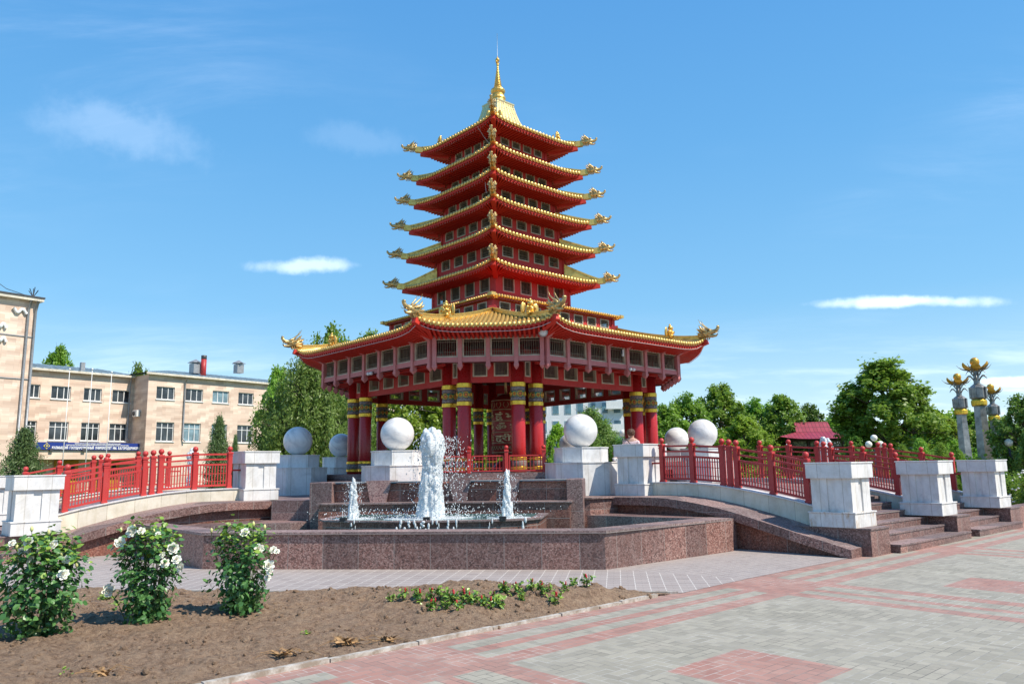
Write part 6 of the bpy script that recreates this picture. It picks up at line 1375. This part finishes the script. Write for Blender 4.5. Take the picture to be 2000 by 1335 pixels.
def rose_bush(px, yb, halo, blooms, buds, label, seed, top=1.05, nleaf=1500):
    g0 = gnd(px, yb, .06); root = proot('rose_bush', label, 'rose bush', (g0.x, g0.y, .06), 0, None); rng = np.random.default_rng(seed); rnd = random.Random(seed)
    P = []; U = []; stems = MB(); tips = []
    nst = 15
    for i in range(nst):
        a = rnd.uniform(0, 6.28); rr_ = rnd.uniform(.05, 1) ** .6; tx, ty = math.cos(a) * rr_ * halo, math.sin(a) * rr_ * halo * .85; hz = top * rnd.uniform(.72, .98) * (1 - .18 * rr_)
        b0 = Vector((math.cos(a) * .07, math.sin(a) * .07, -.05)); t0 = Vector((tx, ty, hz)); md = Vector((tx * .62, ty * .62, hz * .55)); stems.tube([b0, md, t0], [.009, .006, .003], 5); tips.append(t0)
        for q in range(3):
            s_ = b0.lerp(md, .5) if q == 0 else md.lerp(t0, .3 * q); e = s_ + Vector((rnd.gauss(0, .12), rnd.gauss(0, .12), rnd.uniform(.05, .2))); stems.tube([s_, e], [.004, .002], 4); tips.append(e)
    # leaf clusters fill an inverted, ragged bell
    k = 330; cl = []
    while len(cl) < k:
        z = rng.uniform(.03, top * .97); t = z / top; env = halo * (.52 + .62 * math.sin(min(1, t * 1.08) * 2.3)) * (1 if t < .82 else 1 - (t - .82) * 2.2); a = rng.uniform(0, 6.283); r = env * (rng.uniform(.25, 1.0) ** .55) * (1 + .24 * math.sin(a * 3 + seed) * t + .2 * math.sin(a * 5 + z * 9)); cl.append((math.cos(a) * r, math.sin(a) * r * .9, z))
    cl = np.array(cl); w = rng.integers(0, k, nleaf); P = cl[w] + rng.normal(size=(nleaf, 3)) * .043; keep = (np.sin(P[:, 0] * 31 + seed) * np.sin(P[:, 2] * 23 + seed * 2) * np.sin(P[:, 1] * 27) < .30); P = P[keep]; nleaf = len(P); P[:, 2] = np.maximum(P[:, 2], .0); up = P - np.array([0, 0, top * .35]); up /= np.linalg.norm(up, axis=1)[:, None]; up[:, 2] += .55
    V, F = leaves6(P, .062, rng, up); young = (P[:, 2] / top + rng.normal(size=nleaf) * .14) > .86
    npmesh('foliage', V, F, [M['rleaf'], M['ryoung']], root, np.repeat(young.astype(int), 4), smooth=False); stems.build('stems', M['rstem'], root)
    for (bx, by, r) in blooms:
        Yb = g0.y - rnd.uniform(.1, halo * .8); p = atY(bx, by, Yb); p = Vector((p.x - g0.x, p.y - g0.y, p.z - .06)); R_ = r / 1500 * Yb * 1.0; f_ = Vector((rnd.gauss(.15, .35), -1, rnd.uniform(.1, .9)))
        mb = blossom(p, R_ * .88, f_, rnd, root); mb.build('rose_blossom', M['cream_petal'], root)
        mb = MB(); mb.tube([p, p + Vector((-p.x * .25, -p.y * .4, -.16)), Vector((p.x * .5, p.y * .5, max(.02, p.z - .35)))], [.004, .004, .005], 5); mb.build('flower_stem', M['rstem'], root)
    for (bx, by) in buds:
        Yb = g0.y - rnd.uniform(0, halo * .5); p = atY(bx, by, Yb); p = Vector((p.x - g0.x, p.y - g0.y, p.z - .06)); mb = MB(); mb.lathe([(.004, -.02), (.016, 0), (.015, .02), (.004, .038)], 8, tuple(p)); mb.build('rose_bud', M['petaly'], root)
        mb = MB(); mb.tube([p, p + Vector((0, .02, -.12)), Vector((p.x * .8, p.y * .8, p.z - .3))], .003, 4); mb.build('flower_stem', M['rstem'], root)
    return root
rose_bush(72, 1250, .315, [(61, 1096, 14), (56, 1057, 11), (105, 1063, 11), (124, 1121, 12), (130, 1092, 9), (80, 1073, 9), (24, 1060, 8), (43, 1076, 8), (58, 1074, 7)], [(62, 1034), (95, 1040), (120, 1083), (33, 1070), (70, 1058), (14, 1072), (150, 1104)], 'white flowering rose bush cut off by the left edge of the photo', 21, 1.03, 2700)
rose_bush(285, 1225, .255, [(257, 1037, 13), (234, 1058, 11), (338, 1070, 12), (317, 1084, 8), (322, 1099, 10), (345, 1092, 10), (353, 1107, 11), (276, 1036, 8), (212, 1152, 13), (309, 1042, 6)], [(236, 1036), (300, 1038), (240, 1070), (262, 1030), (283, 1040)], 'middle white flowering rose bush with one low blossom on a side branch', 22, 1.07, 2200)
rose_bush(470, 1210, .24, [(478, 1039, 10), (505, 1072, 12), (525, 1103, 12), (534, 1073, 8), (541, 1076, 6), (442, 1129, 7), (523, 1128, 7), (527, 1114, 8)], [(495, 1024), (413, 1037), (423, 1066), (434, 1045), (517, 1030), (460, 1046), (472, 1100), (448, 1050), (420, 1062)], 'rightmost of the foreground rose bushes, with yellow buds', 23, 1.02, 2000)
# red salvias in two ragged rows
M['salvia'] = plain('salvia_red', (.5, .02, .03), .5); SV = []
for v in range(3):
    rng = np.random.default_rng(50 + v); rnd = random.Random(50 + v); st_ = MB(); n = 95; P = []
    for i in range(6): a = rnd.uniform(0, 6.28); e = (math.cos(a) * .055, math.sin(a) * .055, rnd.uniform(.09, .15)); st_.tube([(0, 0, -.02), e], [.004, .003], 4); P += [(e[0] * t, e[1] * t, e[2] * t) for t in lin(.35, 1, 16)]
    P = np.array(P)[::2]; P = P + rng.normal(size=(len(P), 3)) * .022; P[:, 2] = np.maximum(P[:, 2], .01); up = P.copy(); up[:, 2] += .12; up /= np.linalg.norm(up, axis=1)[:, None]; V, F = leaves6(P, .05, rng, up)
    s_ = st_.build('stems', M['rstem'], None, link=False).data; f_ = npmesh('leaves', V, F, [M['ryoung'], M['rleaf']], None, np.repeat((rng.random(len(P)) < .3).astype(int), 4), link=False).data
    fl_ = MB()
    for q in range(1 if v else 0):
        x, y = rnd.uniform(-.03, .03), rnd.uniform(-.03, .03)
        for z in lin(.12, .16, 4): 
            for k in range(3): a = rnd.uniform(0, 6.28); fl_.sphere((x + math.cos(a) * .008, y + math.sin(a) * .008, z), .010 * (1 - (z - .13) * 5), 5, 4, (1, 1, 1.4))
    SV.append((s_, f_, fl_.build('red_spike', M['salvia'], None, link=False).data))
spots = [(765, 1166), (790, 1168), (822, 1170), (815, 1162), (843, 1170), (848, 1160), (875, 1165), (886, 1162), (902, 1172), (925, 1170), (942, 1160), (958, 1158), (975, 1162), (985, 1172), (1012, 1172), (1020, 1156), (1040, 1172), (1062, 1168), (1072, 1170), (1085, 1163), (1105, 1164), (1122, 1164), (1145, 1160), (838, 1200), (868, 1196), (893, 1194), (905, 1184), (860, 1180), (880, 1178), (920, 1184), (945, 1180), (965, 1182), (990, 1182)]
def SLAB(i, px, py):
    row = 'front' if py > 1176 else 'back'; lst = sorted([q for q in spots if (q[1] > 1176) == (py > 1176)]); k = lst.index((px, py)) + 1; sp = 'with a red flower spike' if i % 3 else 'without flowers'
    o_ = lambda n: str(n) + ('th' if 10 <= n % 100 <= 20 else {1: 'st', 2: 'nd', 3: 'rd'}.get(n % 10, 'th'))
    return 'green bedding plant %s, %s from the left in the %s row' % (sp, o_(k), row)
for i, (px, py) in enumerate(spots):
    g0 = gnd(px, py, .15); h = soil_h(g0.x, g0.y) or .05; g0 = gnd(px, py, h); root = proot('salvia_plant', SLAB(i, px, py), 'flower plant', (g0.x, g0.y, (soil_h(g0.x, g0.y) or h) - .01), i * 1.7, 'red salvias planted in the bed')
    for nm, me in zip(('stems', 'leaves', 'red_spike'), SV[i % 3]):
        if not len(me.polygons): continue
        o = bpy.data.objects.new(nm, me); COL.objects.link(o); o.parent = root; s_ = .72 + .3 * ((i * 7) % 5) / 5; o.scale = (s_, s_, s_)
# weeds, dry leaf litter, clods
def weed(px, py, n, s, label, seed):
    g0 = gnd(px, py, .08); h = soil_h(g0.x, g0.y) or .06; g0 = gnd(px, py, h); rng = np.random.default_rng(seed); P = rng.normal(size=(n, 3)) * s * np.array([1, 1, .5]); P[:, 2] = np.abs(P[:, 2]); up = np.tile([0, 0, 1.], (n, 1)); V, F = leaves6(P, .035, rng, up)
    o = npmesh('weed', V, F, M['ryoung']); o.location = (g0.x, g0.y, h); tag(o, label, 'weed')
weed(207, 1168, 120, .07, 'loose tuft of young green weeds left of the middle rose bush', 1); weed(598, 1238, 14, .025, 'tiny green seedling alone in the bare soil', 2); weed(232, 1182, 60, .05, 'smaller green weed tuft at the foot of the middle rose bush', 3); weed(128, 1315, 10, .04, 'sparse pale weed near the bottom left corner', 4)
M['dry'] = plain('dry_leaf', (.36, .21, .09), .8, var=.4, sc=20)
def litter(px, py, n, s, label, seed):
    g0 = gnd(px, py, .06); h = (soil_h(g0.x, g0.y) or .05); g0 = gnd(px, py, h); rnd = random.Random(seed); root = proot('dry_leaf_litter', label, 'dry leaves', (g0.x, g0.y, h)); mb = MB()
    for i in range(n):
        a = rnd.uniform(0, 6.28); r = abs(rnd.gauss(0, s)); c = Vector((math.cos(a) * r, math.sin(a) * r * .6, rnd.uniform(.0, .03))); b = rnd.uniform(0, 6.28); d = Vector((math.cos(b), math.sin(b), rnd.uniform(-.1, .5))); sd_ = Vector((-d.y, d.x, rnd.uniform(-.4, .4))); l = rnd.uniform(.04, .11); w = rnd.uniform(.006, .02)
        mb.add([c, c + d * l * .5 + sd_ * w, c + d * l + Vector((0, 0, rnd.uniform(-.01, .02))), c + d * l * .5 - sd_ * w + Vector((0, 0, .012))], [(0, 1, 2, 3)])
    tag(mb.build('leaf_heap', M['dry'], root), kind='stuff'); mb = MB()
    for i in range(4): b = rnd.uniform(-.4, .9) + math.pi * (i % 2); l = rnd.uniform(.15, .3); mb.tube([(0, 0, .01), (math.cos(b) * l * .5, math.sin(b) * l * .5, rnd.uniform(.02, .07)), (math.cos(b) * l, math.sin(b) * l, .02)], [.004, .003, .002], 4)
    mb.build('dry_stalks', M['dry'], root)
litter(195, 1318, 34, .06, 'heap of dry brown leaves and stalks at the bottom left of the bed', 1); litter(552, 1280, 26, .05, 'small heap of dry leaves near the kerb', 2); litter(588, 1282, 18, .05, 'orange dry leaves beside the kerb, right of the small heap', 3); litter(678, 1258, 60, .085, 'largest tangle of dry leaves and stalks against the kerb', 4); litter(755, 1252, 30, .07, 'sparse dry stalks right of the largest tangle', 5)
rnd = random.Random(9); mb = MB()
for i in range(1900):
    x, y = rnd.uniform(-6.5, 1.8), rnd.uniform(5.4, 11.2); h = soil_h(x, y)
    if h is None: continue
    s_ = rnd.uniform(.006, .022) * (2.2 if rnd.random() < .09 else 1); T = Matrix.Translation((x, y, h + s_ * .2)) @ Matrix.Rotation(rnd.uniform(0, 3), 4, (rnd.random(), rnd.random(), 1)) @ Matrix.Diagonal((s_ * rnd.uniform(.7, 1.4), s_ * rnd.uniform(.7, 1.3), s_ * .75, 1))
    mb.sphere((0, 0, 0), 1, 6, 4, T=T)
for f_i in range(len(mb.sm)): mb.sm[f_i] = False
tag(mb.build('soil_clods', M['soil']), 'loose clods of brown soil scattered over the bed', 'soil clods', kind='stuff')
# ================================================================ PEOPLE
M['skin'] = plain('skin', (.55, .32, .23), .55, var=.05); M['hair'] = plain('brown_hair', (.12, .05, .025), .55, var=.3, sc=30); M['pinkcloth'] = plain('pale_pink_blouse', (.68, .5, .5), .8, var=.1); M['bluecloth'] = plain('blue_skirt', (.05, .16, .42), .8); M['whitecloth'] = plain('white_shirt', (.72, .72, .72), .8)
def skinmesh(verts, edges, rad, lvl=2):
    me = bpy.data.meshes.new('s'); me.from_pydata(verts, edges, []); o = bpy.data.objects.new('s', me); COL.objects.link(o); m = o.modifiers.new('s', 'SKIN'); m.use_smooth_shade = True; m2 = o.modifiers.new('u', 'SUBSURF'); m2.levels = lvl
    sv = me.skin_vertices[0].data
    for i, r in enumerate(rad): sv[i].radius = (r, r) if isinstance(r, (int, float)) else r
    sv[0].use_root = True; dg_ = bpy.context.evaluated_depsgraph_get(); out = bpy.data.meshes.new_from_object(o.evaluated_get(dg_)); COL.objects.unlink(o); bpy.data.objects.remove(o); return out
def person(x, y, z, yaw, h, label, top, bottom, hair):
    k = h / 1.66; root = proot('person', label, 'person', (x, y, z), yaw); V = []; E = []; Rr = []
    def add(p, r, par=None): V.append(tuple(k * c for c in p)); Rr.append(r * k if isinstance(r, (int, float)) else (r[0] * k, r[1] * k)); 
    def a(p, r, par=None):
        add(p, r); i = len(V) - 1
        if par is not None: E.append((par, i))
        return i
    pel = a((0, 0, .93), (.13, .16)); wa = a((0, 0, 1.08), (.10, .125), pel); ch = a((0, .0, 1.25), (.11, .15), wa); nk0 = a((0, 0, 1.39), (.075, .10), ch); nk = a((.01, 0, 1.45), .05, nk0); hd = a((.03, 0, 1.52), (.085, .07), nk); hd2 = a((.025, 0, 1.60), (.09, .075), hd)
    for s_ in (-1, 1):
        sh = a((0, .16 * s_, 1.36), .055, nk0); el = a((.02, .22 * s_, 1.10), .042, sh); wr = a((.12, .21 * s_, .90), .028, el); ha = a((.16, .20 * s_, .84), (.03, .015), wr)
        for q in range(4): f1 = a((.17 + .01 * q, (.185 + .016 * q) * s_, .79), .009, ha); a((.185 + .008 * q, (.185 + .016 * q) * s_, .755 + .004 * q), .008, f1)
        a((.20, .175 * s_, .82), .010, ha)
        hp = a((0, .09 * s_, .86), .09, pel); kn = a((.02, .10 * s_, .48), .06, hp); an_ = a((.0, .10 * s_, .09), .036, kn); a((.13, .11 * s_, .035), (.035, .03), an_)
    me = skinmesh(V, E, Rr); me.materials.append(M['skin']); o = bpy.data.objects.new('body', me); COL.objects.link(o); o.parent = root
    mb = MB(); mb.sphere((.115 * k, 0, 1.545 * k), .017 * k, 6, 5); 
    for s_ in (-1, 1): mb.sphere((.02 * k, .088 * k * s_, 1.55 * k), .022 * k, 6, 5, (.6, .4, 1.2))
    mb.build('ears_and_nose', M['skin'], root)
    mb = MB(); 
    for s_ in (-1, 1): mb.sphere((.103 * k, .032 * k * s_, 1.575 * k), .010 * k, 6, 5)
    mb.build('eyes', M['darkmetal'], root)
    mb = MB(); mb.sphere((.095 * k, 0, 1.508 * k), .018 * k, 8, 5, (.5, 1.2, .35)); mb.build('mouth', plain('lips', (.4, .12, .1), .5), root)
    mb = MB(); rnd = random.Random(4); mb.sphere((.0, 0, 1.595 * k), .108 * k, 14, 10, (1.03, .95, .93))
    for i in range(70): aa = rnd.uniform(0, 6.28); zz2 = rnd.uniform(-.4, 1); rr2 = math.sqrt(1 - zz2 * zz2 * .9); p = Vector((math.cos(aa) * rr2 * .1 - .008, math.sin(aa) * rr2 * .098, 1.595 + zz2 * .098)); 
    for i in range(90):
        aa = rnd.uniform(0, 6.28); zz2 = rnd.uniform(-.55, 1); rr2 = math.sqrt(max(0, 1 - zz2 * zz2)); 
        if math.cos(aa) > .55 and zz2 < .35: continue
        mb.sphere(((math.cos(aa) * rr2 * .1 - .005) * k, math.sin(aa) * rr2 * .095 * k, (1.595 + zz2 * .095) * k), .022 * k, 6, 4, (1, 1, .7))
    mb.build('hair', M[hair], root)
    V2 = []; E2 = []; R2 = []; V, E, Rr = V2, E2, R2
    def b(p, r, par=None):
        V2.append(tuple(k * c for c in p)); R2.append((r[0] * k, r[1] * k) if not isinstance(r, (int, float)) else r * k)
        if par is not None: E2.append((par, len(V2) - 1))
        return len(V2) - 1
    c0 = b((0, 0, .90), (.155, .185)); c1 = b((0, 0, 1.08), (.125, .15), c0); c2 = b((0, 0, 1.25), (.13, .17), c1); c3 = b((0, 0, 1.385), (.085, .115), c2)
    for s_ in (-1, 1): s1 = b((0, .16 * s_, 1.36), .07, c3); b((.01, .2 * s_, 1.2), .066, s1)
    me = skinmesh(V2, E2, R2); me.materials.append(M[top]); o = bpy.data.objects.new('blouse', me); COL.objects.link(o); o.parent = root
    mb = MB(); mb.lathe([(.25 * k, .42 * k), (.235 * k, .6 * k), (.19 * k, .86 * k), (.15 * k, 1.0 * k)], 18, T=Matrix.Diagonal((.85, 1, 1, 1))); mb.build('skirt', M[bottom], root)
    return root
q = atY(1236, 850, 19.3); w1 = person(q.x, 19.6, .965, R(70), 1.57, 'woman with short brown hair and pale pink blouse behind the marble plinth', 'pinkcloth', 'whitecloth', 'hair')
mb = MB(); mb.tube([(-.14, .12, 1.36), (-.15, -.02, 1.2), (-.12, -.18, 1.0)], .012, 6); mb.build('bag_strap', M['darkmetal'], w1)
q = atY(1202, 900, 22.5); person(q.x, 22.5, .965, R(160), 1.1, 'child in white shirt and blue skirt between the ball stand and the plinth', 'whitecloth', 'bluecloth', 'hair')
# thin wires over the roofs on the left
mb = MB(); a_ = atY(-20, 540, 70); b_ = atY(52, 577, 60); mb.tube([a_, a_.lerp(b_, .5) - Vector((0, 0, .3)), b_], .03, 4); o = mb.build('overhead_wire', M['darkmetal']); tag(o, 'thin dark wire running up from the corner of the stone block', 'wire')
